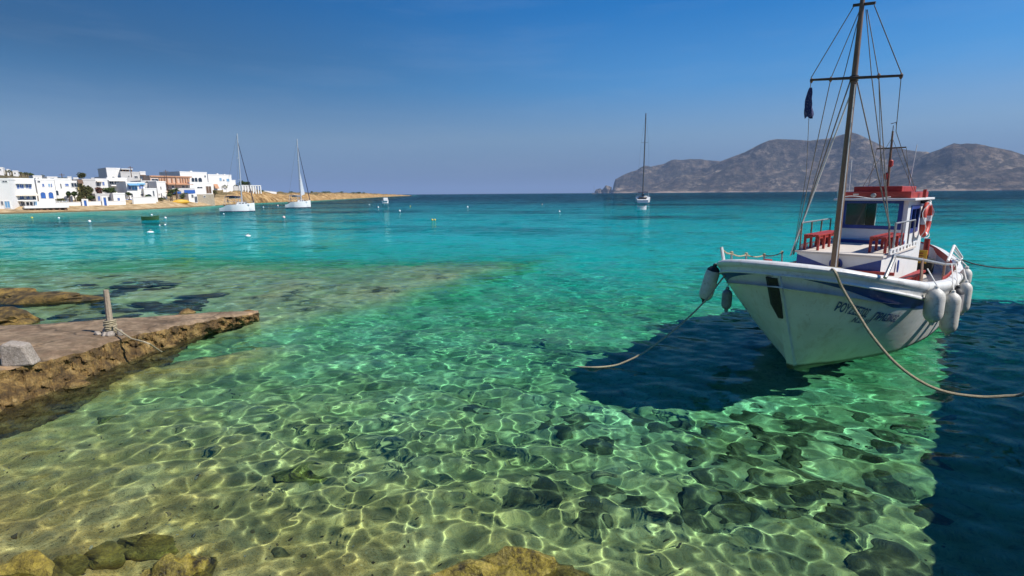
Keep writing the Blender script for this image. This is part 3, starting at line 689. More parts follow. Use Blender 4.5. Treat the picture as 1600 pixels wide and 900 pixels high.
slab(h, fr, (168, 280.5, 196, 282.5), 1.6, 'plaster', 'balcony_roof'); slab(h, fr, (172, 288, 186, 290), 1.4, 'plaster', 'balcony')
h, fr, _ = house('low_house', 'low grey fronted house with blue doors behind the white garden wall', (150, 304.5, 178, 320), 13, 52, 7, 'plaster_grey', wins=[((153, 306.5, 156.5, 314), DR), ((168.5, 307.5, 171.5, 314), DD)])
h, fr, _ = house('blue_door_cottage', 'bright white cottage with one blue door at the beach', (177.5, 303.5, 196, 319), 10, 52, 6, wins=[((184, 309, 187.3, 317), DR)])
h, fr, _ = house('blue_shutter_house', 'white house with pale blue upper balcony and blue shutters', (199, 286.5, 216, 318), 16, 52, 8, wins=[((206, 290, 214, 296.5), SK), ((200.5, 289.5, 204, 296), BL), ((197, 303.5, 200, 308), DK), ((205, 302.5, 207.5, 308), DK), ((197, 311, 201, 316), BL), ((203, 311, 208, 316.5), BL)])
slab(h, fr, (199, 287, 216, 289), 1.2, 'pale_blue', 'balcony_roof')
h, fr, _ = house('twin_window_house', 'white house with two narrow blue windows side by side under a pale blue band', (215.5, 286.5, 227, 309), 17, 52, 8, wins=[((217.2, 290, 220.2, 295), BL), ((221, 290, 223.6, 296.5), BL), ((211, 303, 213, 307.5), DK), ((220, 303, 224, 306), DK)])
slab(h, fr, (214.5, 286, 226, 287.5), 0.5, 'pale_blue', 'band')
h, fr, _ = house('grey_block', 'grey plastered block with small dark windows behind the white tower', (222, 284, 247, 310), 30, 52, 9, 'plaster_grey', wins=[((226.5, 282.6, 233, 285.4), AD), ((235, 291, 238.5, 294), DK), ((226.5, 293, 229, 296), DK)])
h, fr, _ = house('terrace_house', 'white house with an open arched terrace above the beach wall', (226, 296, 246, 318), 14, 54, 7, wins=[((228, 303, 237, 307.5), AD), ((239, 298, 241, 306), DK)])
h, fr, _ = house('white_tower_house', 'tall narrow white house with slit windows', (246, 285, 260, 310), 20, 58, 8, wins=[((250.7, 291.5, 252, 296), DK), ((251.5, 302, 253, 308), DK), ((248, 302.5, 249, 305), DK)])
h, fr, _ = house('terracotta_house', 'terracotta and peach house with brown columns and a long awning', (236, 276.5, 298, 304), 40, 60, 10, 'peach', wins=[((237, 279.5, 247, 285), DK), ((268.5, 290, 272, 294.5), DD), ((284.5, 290, 288.2, 294.5), DD), ((262, 291, 264, 295.5), DD), ((291, 290.5, 293.5, 294), DD)], parapet=True)
slab(h, fr, (258, 286, 298, 288), 1.5, 'terracotta', 'balcony')
for k, xx in enumerate((249, 253, 257, 261, 268.5, 275.5, 282, 286, 290, 294)):
    a_, b_, zb_, zt_ = rect(fr, xx - 0.9, 278.5, xx + 0.9, 286.2); MB().span((a_, -0.35, zb_), (b_, 0.02, zt_)).build('column', M['terracotta'], h)
a_, b_, zb_, zt_ = rect(fr, 236, 275, 298, 277); MB().span((a_ - .2, -.3, zb_), (b_ + .2, 0.3, zt_)).build('cornice', M['terracotta'], h)
a_, b_, zb_, zt_ = rect(fr, 263, 294, 298, 302); MB().span((a_, -2.6, zb_), (b_, -0.1, zt_)).build('awning', M['plaster_grey'], h)
for q in ((263, 299.5, 276, 302.5), (281, 297, 298, 302.5)):
    a_, b_, zb_, zt_ = rect(fr, *q); MB().span((a_, -2.7, zb_), (b_, -2.61, zt_)).build('awning_band', M['shutter'], h)
h, fr, _ = house('big_white_house', 'large white house on the skyline with dark arched balcony openings', (283, 270, 325, 304), 46, 64, 12, wins=[((299, 277.5, 303.5, 285), AD), ((304, 277.5, 308.5, 285), AD), ((309.5, 277.5, 315.5, 284.5), AD), ((319.3, 274, 321.3, 277), DK)])
a_, b_, zb_, zt_ = rect(fr, 303, 268, 306, 270); MB().span((a_, 2, zt_ - 1), (b_, 3, zt_ + .3)).build('chimney', M['plaster'], h)
h, fr, _ = house('garage_house', 'white house with a dark brown open garage above the stone hut', (297.5, 286, 332, 306), 26, 64, 9, wins=[((322, 291, 330, 302), dict(mat='timber', name='door')), ((308, 292, 316, 294), DK)])
h, fr, _ = house('stone_hut', 'square brown fieldstone hut by the water with one tiny window', (308.5, 303.5, 335, 318), 9, 66, 6, 'stone', wins=[((318, 306, 320.8, 308.5), DK)], parapet=False)
h, fr, _ = house('boat_store', 'low white boat store with a dark doorway left of the stone hut', (295, 303, 308, 317), 10, 66, 5, wins=[((299, 304, 302, 309), DK), ((304, 307, 308, 316), DD)], parapet=False)
h, fr, _ = house('hillside_house', 'stepped white house with pale blue windows at the right end of the town', (326, 274, 362.5, 298), 40, 60, 10, wins=[((343, 278, 346, 282.5), SK), ((354, 279.3, 358, 283.5), SK), ((348.5, 280.5, 350.5, 282.5), DK)])
for q in ((343.5, 272, 346, 274), (355, 273, 357, 275)):
    a_, b_, zb_, zt_ = rect(fr, *q); MB().span((a_, 2, zb_ - 1), (b_, 3, zt_ + .3)).build('chimney', M['plaster'], h)
slab(h, fr, (334, 287.5, 340, 294), 1.0, 'terracotta', 'awning')
h, fr, _ = house('end_annexe', 'lowest white annexe stepping down at the end of the town', (362, 282.5, 368.5, 297), 36, 60, 8)
for (q, lb) in (((-2, 262.5, 5, 271), 'white farmhouse on the hill crest at the far left'), ((11, 265.5, 14.5, 273), 'narrow white chapel on the hill left of the crest road'), ((20, 267.8, 28, 272), 'long low white house near the top of the brown hill'), ((106, 277, 112, 284), 'small white house on the ridge behind the single blue window house'), ((115, 278.5, 123, 284), 'low white house left of the skyline tree'), ((143, 279, 149, 284), 'white dome topped house right of the skyline tree')):
    house('hill_house', lb, q, 150, 40, 8, wins=[((q[0] + (q[2] - q[0]) * .3, q[1] + 1.8, q[0] + (q[2] - q[0]) * .55, q[1] + 4), DK)])
# garden walls along the beach
def wall_run(label, x0, x1, yt0, yt1, yb0, yb1, off, doors=(), name='garden_wall'):
    pts = []
    root = None
    a0 = dirpx(x0) * (rs(x0) + off); a1 = dirpx(x1) * (rs(x1) + off); az = math.atan2((a1 - a0).y, (a1 - a0).x)
    fr = Frame(x0, off, az); a, z0 = fr.hit(x0, yt0); b, z1 = fr.hit(x1, yt1); _, zb0 = fr.hit(x0, yb0); _, zb1 = fr.hit(x1, yb1)
    root = empty(name, (fr.o.x, fr.o.y, 0), az, label, 'wall')
    MB().add([(a, 0, zb0 - 1.5), (b, 0, zb1 - 1.5), (b, 0, z1), (a, 0, z0), (a, .35, zb0 - 1.5), (b, .35, zb1 - 1.5), (b, .35, z1), (a, .35, z0)], [(0, 1, 2, 3), (7, 6, 5, 4), (0, 4, 5, 1), (1, 5, 6, 2), (2, 6, 7, 3), (3, 7, 4, 0)]).build('wall', M['plaster'], root)
    MB().add([(a, -.06, z0), (b, -.06, z1), (b, .41, z1), (a, .41, z0), (a, -.06, z0 + .1), (b, -.06, z1 + .1), (b, .41, z1 + .1), (a, .41, z0 + .1)], [(0, 3, 2, 1), (4, 5, 6, 7), (0, 1, 5, 4), (1, 2, 6, 5), (2, 3, 7, 6), (3, 0, 4, 7)]).build('coping', M['plaster'], root)
    for q in doors: window(root, fr, q, mat='shutter', name='gate')
    return root
wall_run('white garden wall with blue gates along the beach', 88, 196, 317, 314, 322.5, 319, 7, [((131, 313.5, 135, 319.2), ), ((162, 308.5, 166, 319))][0:0])
wall_run('tall white beach wall below the arched terrace', 208, 243, 309, 307.5, 318.5, 317, 8)
wall_run('white sea wall of the raised terrace beside the hotel', 58, 88, 315.5, 317.5, 325, 323, 5)
for q, lb in (((131, 313, 135.2, 319.5), 'blue gate in a white surround near the olive shrub'), ((162, 308.5, 166, 319.5), 'taller blue gate beside the low grey fronted house')):
    fr = Frame(q[0], 6.6, R(44)); a, b, zb, zt = rect(fr, *q); root = empty('beach_gate', (fr.o.x, fr.o.y, 0), fr.az, lb, 'gate')
    MB().span((a, -.02, zb - .5), (b, .1, zt)).build('door', M['shutter'], root)
    s_ = MB()
    for u in ((a - .35, a), (b, b + .35)): s_.span((u[0], -.1, zb - 1), (u[1], .3, zt))
    s_.span((a - .35, -.1, zt), (b + .35, .3, zt + .3)); s_.build('surround', M['plaster'], root)
# terrace with white rails over the rocks near the hotel
fr = Frame(38, 2.5, R(48)); a, b, zb, zt = rect(fr, 38, 321.5, 108, 325)
root = empty('sea_terrace', (fr.o.x, fr.o.y, 0), fr.az, 'long white concrete terrace on dark supports over the shore rocks', 'terrace')
MB().span((a, 0, zb), (b, 3.0, zt)).build('slab', M['plaster'], root)
for xx in np.linspace(a + .3, b - .3, 12): MB().tube([(xx, .1, zt), (xx, .1, zt + .9)], .05, 6).build('rail_post', M['plaster'], root)
MB().tube([(a, .1, zt + .9), (b, .1, zt + .9)], .05, 6).build('rail', M['plaster'], root)
for xx in np.linspace(a + .6, b - .6, 7): MB().span((xx - .2, .2, zb - 1.6), (xx + .2, .6, zb)).build('support', M['timber'], root)
# pillared terrace on the point
fr = Frame(374, 22, R(62)); a, b, zb, zt = rect(fr, 374, 289.3, 408, 297)
root = empty('pillared_terrace', (fr.o.x, fr.o.y, 0), fr.az, 'white pillared pergola terrace on the ochre point behind the left yacht', 'terrace')
for xx in np.linspace(a + .2, b - .2, 9): MB().span((xx - .22, 0, zb - 1.5), (xx + .22, .4, zt - .25)).build('pillar', M['plaster'], root)
MB().span((a, -.1, zt - .25), (b, .5, zt)).build('beam', M['plaster'], root); MB().span((a, 3.6, zb - 1.5), (b, 3.9, zt - .4)).build('back_wall', M['plaster_grey'], root)
wall_run('low white wall sloping down from the pillared terrace', 400, 432, 297, 300, 299, 302, 20, name='sloping_wall')
# trees and shrubs
def plant(name, label, q, off, mat, n, cat='shrub', trunk=0.25, group=None, lumps=8):
    x0, y0, x1, y1 = q; d = dirpx((x0 + x1) / 2); r0 = rs((x0 + x1) / 2) + off
    c = PD((x0 + x1) / 2, y1, r0); k = PD((x0 + x1) / 2, y0, r0).z; wd = (PD(x1, y1, r0) - PD(x0, y1, r0)).length
    h = max(k - c.z, .5); root = empty(name, (c.x, c.y, c.z - .3), 0, label, cat, group)
    mb = MB(); crown(mb, (0, 0, .3 + h * (trunk + 1) / 2), (wd * .5, wd * .5, h * (1 - trunk) * .5), n, max(.22, wd * 0.055), lumps, int(x0 * 7 + y0))
    mb.build('crown', M[mat], root)
    rg = random.Random(int(x0)); tb = MB(); tb.tube([(0, 0, -.8), (.1, 0, h * trunk * .6), (0, .1, h * .6)], [.14 + wd * .015, .1 + wd * .01, .05], 6)
    for _ in range(4): tb.tube([(0, 0, h * trunk * .7), (rg.uniform(-.3, .3) * wd, rg.uniform(-.3, .3) * wd, h * rg.uniform(.5, .8))], [.07, .03], 5)
    tb.build('trunk', M['bark'], root)
    return root
plant('skyline_tree', 'round olive green tree standing above the roofs on the skyline', (122.5, 268.5, 138, 284), 60, 'leaf_olive', 900, 'tree')
plant('olive_shrub', 'tallest yellow green bush in front of the grey house', (123, 286, 148, 314), 17, 'leaf_olive', 1500, 'bush', .1, lumps=12)
plant('garden_tree', 'small dark round tree beside the white house with the single window', (104, 298.5, 112, 311), 12.5, 'leaf_green', 350, 'tree', .35)
plant('garden_tree', 'small dark round tree left of the tallest yellow green bush', (112.5, 298.5, 121, 311), 12.5, 'leaf_green', 350, 'tree', .35)
plant('red_bush', 'reddish brown bush above the low grey fronted house', (149, 292, 161, 304.5), 20, 'leaf_red', 600, 'bush', .1)
plant('green_bush', 'wide dark green bush above the blue door cottage', (160, 292, 183, 304.5), 21, 'leaf_green', 1100, 'bush', .1, lumps=12)
plant('yellow_green_bush', 'pale bush behind the white garden wall left of the first blue gate', (120, 305, 131, 316), 12, 'leaf_olive', 350, 'bush', .1)
plant('wall_bush', 'low green bush between the two blue gates', (137, 306, 150, 315), 12, 'leaf_green', 400, 'bush', .1)
plant('shore_bush', 'dark green bush under the blue and white awning', (283, 301, 296, 314), 14, 'leaf_green', 500, 'bush', .1)
plant('hill_shrub', 'olive shrub below the stepped white house', (340, 288, 362, 298), 30, 'leaf_olive', 700, 'bush', .05, lumps=10)
plant('hill_shrub', 'broad dark shrub crowning the point above the pillared terrace', (372, 282, 393, 292), 40, 'leaf_green', 800, 'bush', .05, lumps=10)
plant('hill_shrub', 'olive shrub between the annexe and the pillared terrace', (363, 287.5, 378, 298), 32, 'leaf_olive', 600, 'bush', .05, lumps=10)
plant('hill_shrub', 'low green shrub on the rocks just right of the pillared terrace', (397, 296.5, 413, 302), 19, 'leaf_green', 400, 'bush', .05)
for i, (x, w_) in enumerate(((455, 8), (488, 6), (506, 9), (513, 12), (535, 7), (552, 8), (561, 12), (568, 6))):
    plant('headland_bush', 'dark low bush on the crest of the headland', (x - w_ / 2, 298.6 + (x > 540) * 1.2, x + w_ / 2, 302.4), 60, 'leaf_green', 160, 'bush', .05, 'bushes dotted along the headland crest')
for q, lb, mt in (((86, 309, 104, 317), 'ragged low bush behind the white garden wall below the single blue window', 'leaf_olive'), ((196, 300, 206, 306), 'small dark bush beside the pale blue balcony', 'leaf_green'), ((246, 308.5, 259, 314), 'dry low bush at the foot of the tall narrow house', 'leaf_olive'),
                  ((226, 305, 236, 310), 'green plant in the open arched terrace', 'leaf_green'), ((262, 302, 270, 308), 'dark bush left of the palms', 'leaf_green'), ((328, 297, 342, 305), 'dry brown green scrub right of the stone hut', 'leaf_olive'), ((40, 318, 52, 324), 'low plants along the hotel terrace', 'leaf_green')):
    plant('garden_bush', lb, q, 12 if q[0] < 320 else 20, mt, 260, 'bush', .05)
rgb_ = random.Random(3)
for i in range(26):
    x = rgb_.uniform(0, 165); yt = ctrl(x, [(a, b) for a, b, c in CREST]) - .6; s_ = rgb_.uniform(2.5, 6)
    plant('scrub_bush', 'dark scrub bush on the low hill behind the town', (x - s_, yt - rgb_.uniform(.2, 1.3), x + s_, yt + 4), rgb_.uniform(130, 180), 'leaf_olive' if i % 3 else 'leaf_green', 90, 'bush', .02, 'scrub bushes on the hill behind the town', 5)
for q, lb in (((52, 275.8, 66, 282), 'low white house above the hotel roof at the back'), ((74, 277.5, 90, 283), 'long low white house at the back between the arcade house and the ridge'), ((157, 277.5, 169, 284), 'small white house at the back left of the tall pale house'), ((229, 277, 238, 286), 'cream house corner behind the terracotta house')):
    house('back_house', lb, q, 90, 50, 8, wins=[((q[0] + 2, q[1] + 2, q[0] + 4, q[1] + 4.2), DK), ((q[0] + 7, q[1] + 2, q[0] + 9, q[1] + 4.2), DK)])
def pole(x, yt, yb, off, lb):
    c = PD(x, yb, rs(x) + off); tz = PD(x, yt, rs(x) + off).z; root = empty('utility_pole', c, R(50), lb, 'pole'); h_ = tz - c.z
    MB().tube([(0, 0, -1), (0, 0, h_)], [.12, .08], 6).build('pole', M['timber'], root); MB().span((-.7, -.05, h_ - .5), (.7, .05, h_ - .38)).build('crossarm', M['timber'], root)
pole(263, 265.5, 300, 34, 'thin pole rising above the terracotta house'); pole(277, 276, 306, 22, 'thin pole in front of the terracotta house'); pole(98, 271, 283, 60, 'thin pole on the skyline left of the round tree'); pole(205, 259.5, 272, 46, 'thin pole on the brown roof terrace house')
# palms by the awning
def palm(px, py, off, h, label):
    c = PD(px, py, rs(px) + off); root = empty('palm_tree', c, 0, label, 'palm')
    MB().tube([(0, 0, -.6), (.08, 0, h * .5), (0, 0, h)], [.2, .15, .13], 7).build('trunk', M['bark'], root)
    mb = MB(); rg = random.Random(int(px))
    for k in range(26):
        a = rg.uniform(0, 6.28); el = rg.uniform(-.3, 1.1); l = rg.uniform(1.3, 1.9); dr = Vector((math.cos(a) * math.cos(el), math.sin(a) * math.cos(el), math.sin(el)))
        sd = dr.cross(Vector((0, 0, 1))).normalized() * .16; p0 = Vector((0, 0, h)); p1 = p0 + dr * l * .5; p2 = p0 + dr * l - Vector((0, 0, .5))
        mb.add([p0, p1 + sd, p2, p1 - sd], [(0, 1, 2), (0, 2, 3)])
    mb.build('fronds', M['leaf_green'], root)
palm(269, 312, 13, 2.2, 'left palm of the pair below the terracotta house'); palm(276, 312, 12, 2.6, 'right palm of the pair below the terracotta house')
c0 = PD(283, 315.5, rs(283) + 7); kb = empty('upturned_boat', c0, R(50), 'yellow upturned rowing boat lying on the beach', 'boat')
MB().lathe([(.02, -2.4), (.5, -1.6), (.75, 0), (.5, 1.6), (.02, 2.4)], (0, 0, .0), 12, Matrix.Rotation(R(90), 3, 'Y')).build('hull', M['yellow'], kb, True)
MB().span((-2.2, -.05, .7), (2.2, .05, .8)).build('keel', M['ochre'], kb)
# ---------------------------------------------------------------- jetty, rocks, quay
def tab(px, T): return float(np.interp(px, [a for a, _ in T], [b for _, b in T]))
JN = [(-260, 640), (-90, 598), (0, 574), (50, 565), (130, 545), (200, 522), (280, 506), (345, 495), (404, 487.5)]
JW = [(-260, 760), (0, 652), (60, 627), (120, 600), (180, 577), (250, 547), (320, 522), (405, 497)]
JF = [(-260, 518), (0, 508), (110, 504), (200, 496), (290, 491), (350, 487.5), (404, 485)]
JZ = [(-260, .6), (0, .56), (200, .47), (300, .38), (404, .24)]
cs = np.concatenate([np.arange(-260, -20, 8.0), np.arange(-20, 405, 1.3)])
topr, facer = [], []
for px in cs:
    z = tab(px, JZ); a = P(px, tab(px, JF), z); n = P(px, tab(px, JN), z); w_ = P(px, tab(px, JW), 0.0)
    out_ = (w_ - n); out_.z = 0; o1 = out_.normalized()
    wob = fbm(Vector((n.x * .9, n.y * .9, 0))) * .35 + fbm(Vector((n.x * 3, n.y * 3, 4))) * .12
    n2 = n + o1 * wob * .45
    rw = [a + (n2 - a) * f for f in np.linspace(0, 1, 26)]
    rr = []
    for k, p in enumerate(rw):
        p = p.copy(); f = k / 25
        e = max(0, (f - .8) / .2) ** 2
        p.z += fbm(Vector((p.x * 1.1, p.y * 1.1, 1))) * .05 + fbm(Vector((p.x * 5, p.y * 5, 1))) * (.012 + .05 * e) - .05 * e
        rr.append(p)
    topr.append([a + (a - n).normalized() * .5 + Vector((0, 0, -.9)), a + (a - n).normalized() * .12 + Vector((0, 0, -.3))] + rr)
    e0 = rr[-1]; fr_ = []
    for f in np.linspace(0, 1, 26):
        zz = e0.z + 0.004 - f * (e0.z + .75)
        base = n2 + (w_ + o1 * 0.1 - n2) * min(1.0, (f / .5) ** .8 if f < .5 else 1.0) * .74
        und = -.10 * math.sin(min(1, f / .45) * math.pi) * (tab(px, JZ) / .5)
        ext = max(0, f - .5) * 1.5
        q = Vector((base.x, base.y, zz)) + o1 * (und + ext)
        if f > 0: q += o1 * (fbm(Vector((q.x * 2.2, q.y * 2.2, zz * 3))) * .24 + fbm(Vector((q.x * 7, q.y * 7, zz * 9))) * .20 - .08 * abs(mn.noise(Vector((q.x * 4, q.y * 4, zz * 7))))) + Vector((0, 0, fbm(Vector((q.x * 5, q.y * 5, zz * 6 + 9))) * .07))
        else: q += Vector((0, 0, 0))
        fr_.append(q)
    facer.append(fr_)
def rows_mesh(rows, flip=False):
    A = np.array([[tuple(p) for p in r_] for r_ in rows])
    if flip: A = A[:, ::-1]
    return A[..., 0], A[..., 1], A[..., 2]
jc = topr[len(topr) // 2][14]
jetty = empty('stone_jetty', (0, 0, 0), 0, 'low worn concrete jetty on rough brown rock running in from the left edge', 'jetty')
o = link('deck_slab', grid_mesh('deck_slab', *rows_mesh(topr), True), M['concrete'], None); o.parent = jetty
o = link('rubble_face', grid_mesh('rubble_face', *rows_mesh(facer), False), M['jetty_rock'], None); o.parent = jetty; o.cycles.is_caustics_receiver = True
# end of the jetty: a cap of rock
def rock(name, c, rad, m, seed, label=None, cat='rock', group=None, sub=4, rough=.45, flat=1.0, rz=0.0, parent=None, caustic=True):
    bm = bmesh.new(); bmesh.ops.create_icosphere(bm, subdivisions=sub, radius=1)
    s = Vector((seed * 3.7, seed * 1.3, seed * .7))
    for v in bm.verts:
        n = 1 + rough * fbm(v.co * 1.3 + s, 4) * 1.6 + .10 * fbm(v.co * 6 + s, 3)
        # chip flat faces
        q = v.co * n
        for k in range(5):
            d = Vector((math.sin(seed * 5 + k * 2.1), math.cos(seed * 3 + k * 1.7), math.sin(k * 2.9 + seed) * .8)).normalized()
            e = q.dot(d) - .72
            if e > 0: q -= d * e * .75
        v.co = Vector((q.x * rad[0], q.y * rad[1], q.z * rad[2] * flat))
    me = bpy.data.meshes.new(name); bm.to_mesh(me); bm.free()
    me.shade_smooth() if hasattr(me, 'shade_smooth') else None
    try: me.set_sharp_from_angle(angle=R(35))
    except Exception: pass
    me.materials.append(m)
    o = bpy.data.objects.new(name, me); C.objects.link(o); o.location = c; o.rotation_euler = (0, 0, rz)
    if parent: o.parent = parent
    elif label: tag(o, label, cat, group)
    o.cycles.is_caustics_receiver = caustic
    return o
for k, (x, y, s) in enumerate(((390, 491.5, .2), (380, 494, .2), (292, 489.5, .18), (322, 512, .16), (262, 541, .14), (120, 602, .16))):
    rock('edge_boulder', P(x, y, .0), (s * 1.4, s, s * .6), M['jetty_rock'], 40 + k, parent=jetty, sub=3)
# post, its rope and stones
pb = P(174, 523, .46)
post = empty('mooring_post', pb, 0, 'grey driftwood post leaning on the jetty with rope wound round its foot', 'post')
tp = P(166, 453, 0); d_ = ray(165.5, 453); k_ = (pb.y - 0) / d_.y; tp = Vector((0, 0, H)) + d_ * k_
tp = tp - pb
MB().tube([(0, 0, -.2), tp * .5, tp], [.062, .055, .045], 8).build('shaft', M['post_wood'], post, True)
cb = MB()
for k in range(9):
    z0 = .05 + k * .03; a = [(math.cos(t_) * (.085 + .01 * (k % 3)) + tp.x * z0 / tp.z, math.sin(t_) * (.085 + .01 * (k % 2)), z0 + .01 * math.sin(t_ + k)) for t_ in np.linspace(0, 6.28, 13)]
    cb.tube(a, .018, 5)
cb.build('rope_coil', M['rope'], post, True)
for k, (dx, dy, s) in enumerate(((-.2, -.08, .07), (-.12, .1, .08), (.1, -.14, .08), (.2, -.02, .07), (.0, -.16, .07), (-.05, .05, .13))):
    rock('wedge_stone', pb + Vector((dx, dy, .04)), (s, s, s), M['granite'], 60 + k, 'small pale stone wedged at the foot of the driftwood post', 'stone', 'stones wedged round the post', sub=2)
rp = [pb + Vector((.08, -.05, .2)), P(205, 529, .47), P(225, 534, .46), P(233, 537, .42), P(242, 543, .2), P(251, 549, .02), P(262, 555, -.15)]
tag(MB().tube(rp, .016, 6).build('jetty_rope', M['rope'], None, True), 'thin rope running from the driftwood post over the jetty edge into the water', 'rope')
gb = P(31, 567, .52)
blk = MB()
ol = [(-.19, 0), (.24, 0), (.20, .12), (.13, .34), (-.02, .38), (-.12, .40), (-.17, .36)]
blk.prism(ol, -.13, .13)
o = blk.build('stone_bollard', M['granite'], None, False, .03); o.location = gb - Vector((0, 0, .03)); o.rotation_euler = (0, 0, .3)
tag(o, 'squat tapered granite block standing near the jetty edge', 'bollard')
def bed_at(px, py):
    """where the pixel's ray meets the sea bed, bent at the water surface"""
    s = P(px, py, 0); d = ray(px, py).normalized(); e = 1 / 1.33; ci = -d.z; r_ = e * d + Vector((0, 0, 1)) * (e * ci - math.sqrt(1 - e * e * (1 - ci * ci)))
    t_ = .05
    while t_ < 30:
        p = s + r_ * t_
        if -p.z > float(seabed_depth(np.array([p.x]), np.array([p.y]))[0]): return p
        t_ += .03
    return s
# awash rocks beyond the jetty
for (x, y, rad, sd, lb) in ((62, 471, (1.75, .75, .30), 3, 'long brown rock just above water beyond the jetty'), (-2, 461, (1.1, .6, .28), 5, 'brown rock cut by the left edge behind the long awash rock'), (-4, 504, (1.1, .8, .42), 6, 'small brown rock at the left edge just behind the jetty'), (24, 508, (.5, .4, .22), 8, 'little rounded rock against the far side of the jetty')):
    rock('shore_rock', P(x, y, -.05), rad, M['rock'], sd, lb, rough=.6)
rg = random.Random(8)
for k in range(26):
    x = rg.gauss(185, 60); y = rg.uniform(438, 496); s = rg.uniform(.16, .5)
    if x < 70 or y > 505 - x * .05: continue
    p = P(x, y, 0); rock('weedy_rock', Vector((p.x, p.y, -rg.uniform(.16, .30) - s * .3)), (s * 1.7, s * .8, s * .45), M['weed_rock'], 300 + k, 'dark weedy rock under water beyond the jetty', 'rock', 'drowned weedy rocks beyond the jetty', sub=3, rough=.7, rz=rg.uniform(-.4, .4))
# foreground boulders: top gives the height of their crown over the water
for (x, y, top, rad, sd, lb, mt) in ((793, 893, .08, (.76, .36), 11, 'yellow brown boulder breaking the water at the bottom middle', 'rock_wet'), (268, 900, .07, (.30, .26), 12, 'wet tan boulder at the bottom edge with a dark left face', 'rock_wet'),
                                 (40, 893, .0, (.46, .2), 13, 'flat yellow rock in the bottom left corner', 'rock_moss'), (158, 846, -.13, (.22, .13), 14, 'lower drowned mossy rock just above the wet tan boulder', 'rock_moss'), (226, 826, -.17, (.26, .11), 27, 'upper drowned mossy rock, right of the lower one', 'rock_moss'), (105, 862, -.12, (.16, .12), 28, 'small drowned mossy rock above the bottom left corner', 'rock_moss')):
    p = P(x, y, 0); dz = float(seabed_depth(np.array([p.x]), np.array([p.y]))[0]); bot = -dz - .1
    rock('boulder', Vector((p.x, p.y, (top + bot) / 2)), (rad[0], rad[1], (top - bot) / 2 / .82), M[mt], sd, lb, rough=.5)
for (x, y, rad, sd, lb, mt) in ((1385, 885, (.42, .30, .20), 15, 'dark submerged boulder at the edge of the deep shadow', 'rock_sub'), (468, 745, (.34, .22, .14), 16, 'small yellowish submerged stone left of centre', 'rock_wet'), (165, 655, (.13, .11, .10), 17, 'pale round stone under water near the jetty', 'rock_wet'),
                                 (823, 785, (.42, .28, .07), 18, 'flat pale green slab under water near the bottom middle', 'rock_sub'), (440, 862, (.10, .08, .06), 19, 'single small brown stone on the sand right of the wet tan boulder', 'rock_sub')):
    rock('boulder', bed_at(x, y), rad, M[mt], sd, lb, rough=.5)
rg = random.Random(5)
for k, (x, y, s) in enumerate(((995, 655, .55), (1275, 668, .62), (1215, 688, .6), (1240, 716, .5), (1262, 742, .42), (1190, 772, .4), (1290, 762, .5), (1110, 748, .45), (1330, 700, .5), (1060, 700, .35), (1160, 650, .5), (1345, 800, .45), (1230, 800, .35), (1030, 670, .35), (950, 690, .4), (1090, 680, .4), (1170, 720, .38), (1390, 760, .4), (900, 655, .45), (740, 640, .4))):
    q = bed_at(x, y)
    rock('submerged_boulder', q, (s * .62 * rg.uniform(.8, 1.2), s * .45, s * .2), M['rock_sub'], 70 + k, 'dark green boulder on the sandy bottom between the fishing boat and the camera', 'boulder', 'submerged boulders in front of the fishing boat', sub=3, rough=.6, rz=rg.uniform(0, 3))
for k in range(95):
    x = rg.uniform(850, 1485); y = rg.uniform(648, 815); s = rg.uniform(.10, .26)
    if mn.noise(Vector((x * .012, y * .03, 2))) < -.12: continue
    rock('submerged_boulder', bed_at(x, y), (s * rg.uniform(.8, 1.3), s * .8, s * .42), M['rock_sub'], 130 + k, 'dark green boulder on the sandy bottom between the fishing boat and the camera', 'boulder', 'submerged boulders in front of the fishing boat', sub=2, rough=.5, rz=rg.uniform(0, 3))
# pebbles strewn over the shallows
pm = MB(); ico = bmesh.new(); bmesh.ops.create_icosphere(ico, subdivisions=1, radius=1); iv = [v.co.copy() for v in ico.verts]; ifc = [tuple(v.index for v in f.verts) for f in ico.faces]; ico.free()
for k in range(2600):
    yy = 2.9 + 6.5 * rg.random() ** 1.6; xx = rg.uniform(-1.05, .85) * (yy + .6)
    if mn.noise(Vector((xx * .7, yy * .7, 3))) + rg.uniform(-.4, .4) < -.05: continue
    dz = float(seabed_depth(np.array([xx]), np.array([yy]))[0]); s = rg.uniform(.006, .022) * (1.6 if rg.random() < .06 else 1)
    ca, sa = math.cos(k), math.sin(k); fl = rg.uniform(.4, .8); el = rg.uniform(.6, 1)
    pm.add([(xx + (v.x * ca - v.y * el * sa) * s, yy + (v.x * sa + v.y * el * ca) * s, -dz + .004 + v.z * s * fl) for v in iv], ifc)
m, t, b = nodes('pebble_stone'); ge = N(t, 'ShaderNodeNewGeometry')
c = ramp(t, ge.outputs['Random Per Island'], [(0, (.05, .035, .02)), (.6, (.20, .13, .06)), (1, (.45, .36, .24))]); t.links.new(c, b.inputs['Base Color']); b.inputs['Roughness'].default_value = 1.0; b.inputs['Specular IOR Level'].default_value = 0
o = pm.build('pebbles', m, None, True); o['kind'] = 'stuff'; o.cycles.is_caustics_receiver = True
# the quay the photograph was taken from: runs along the right, just out of the picture
QZ = 1.7
qp = [(-6, 0.6), (3.0, 0.6), (5.75, 3.35), (10.3, 8.0), (18.0, 16.0), (40, 16), (40, -30), (-6, -30)]
qm = MB(); n_ = len(qp)
qm.add([(x, y, -4) for x, y in qp] + [(x, y, QZ) for x, y in qp], [tuple(range(n_, 2 * n_))] + [(i, (i + 1) % n_, n_ + (i + 1) % n_, n_ + i) for i in range(n_)])
quay = qm.build('quay', M['concrete'], None); quay['kind'] = 'structure'
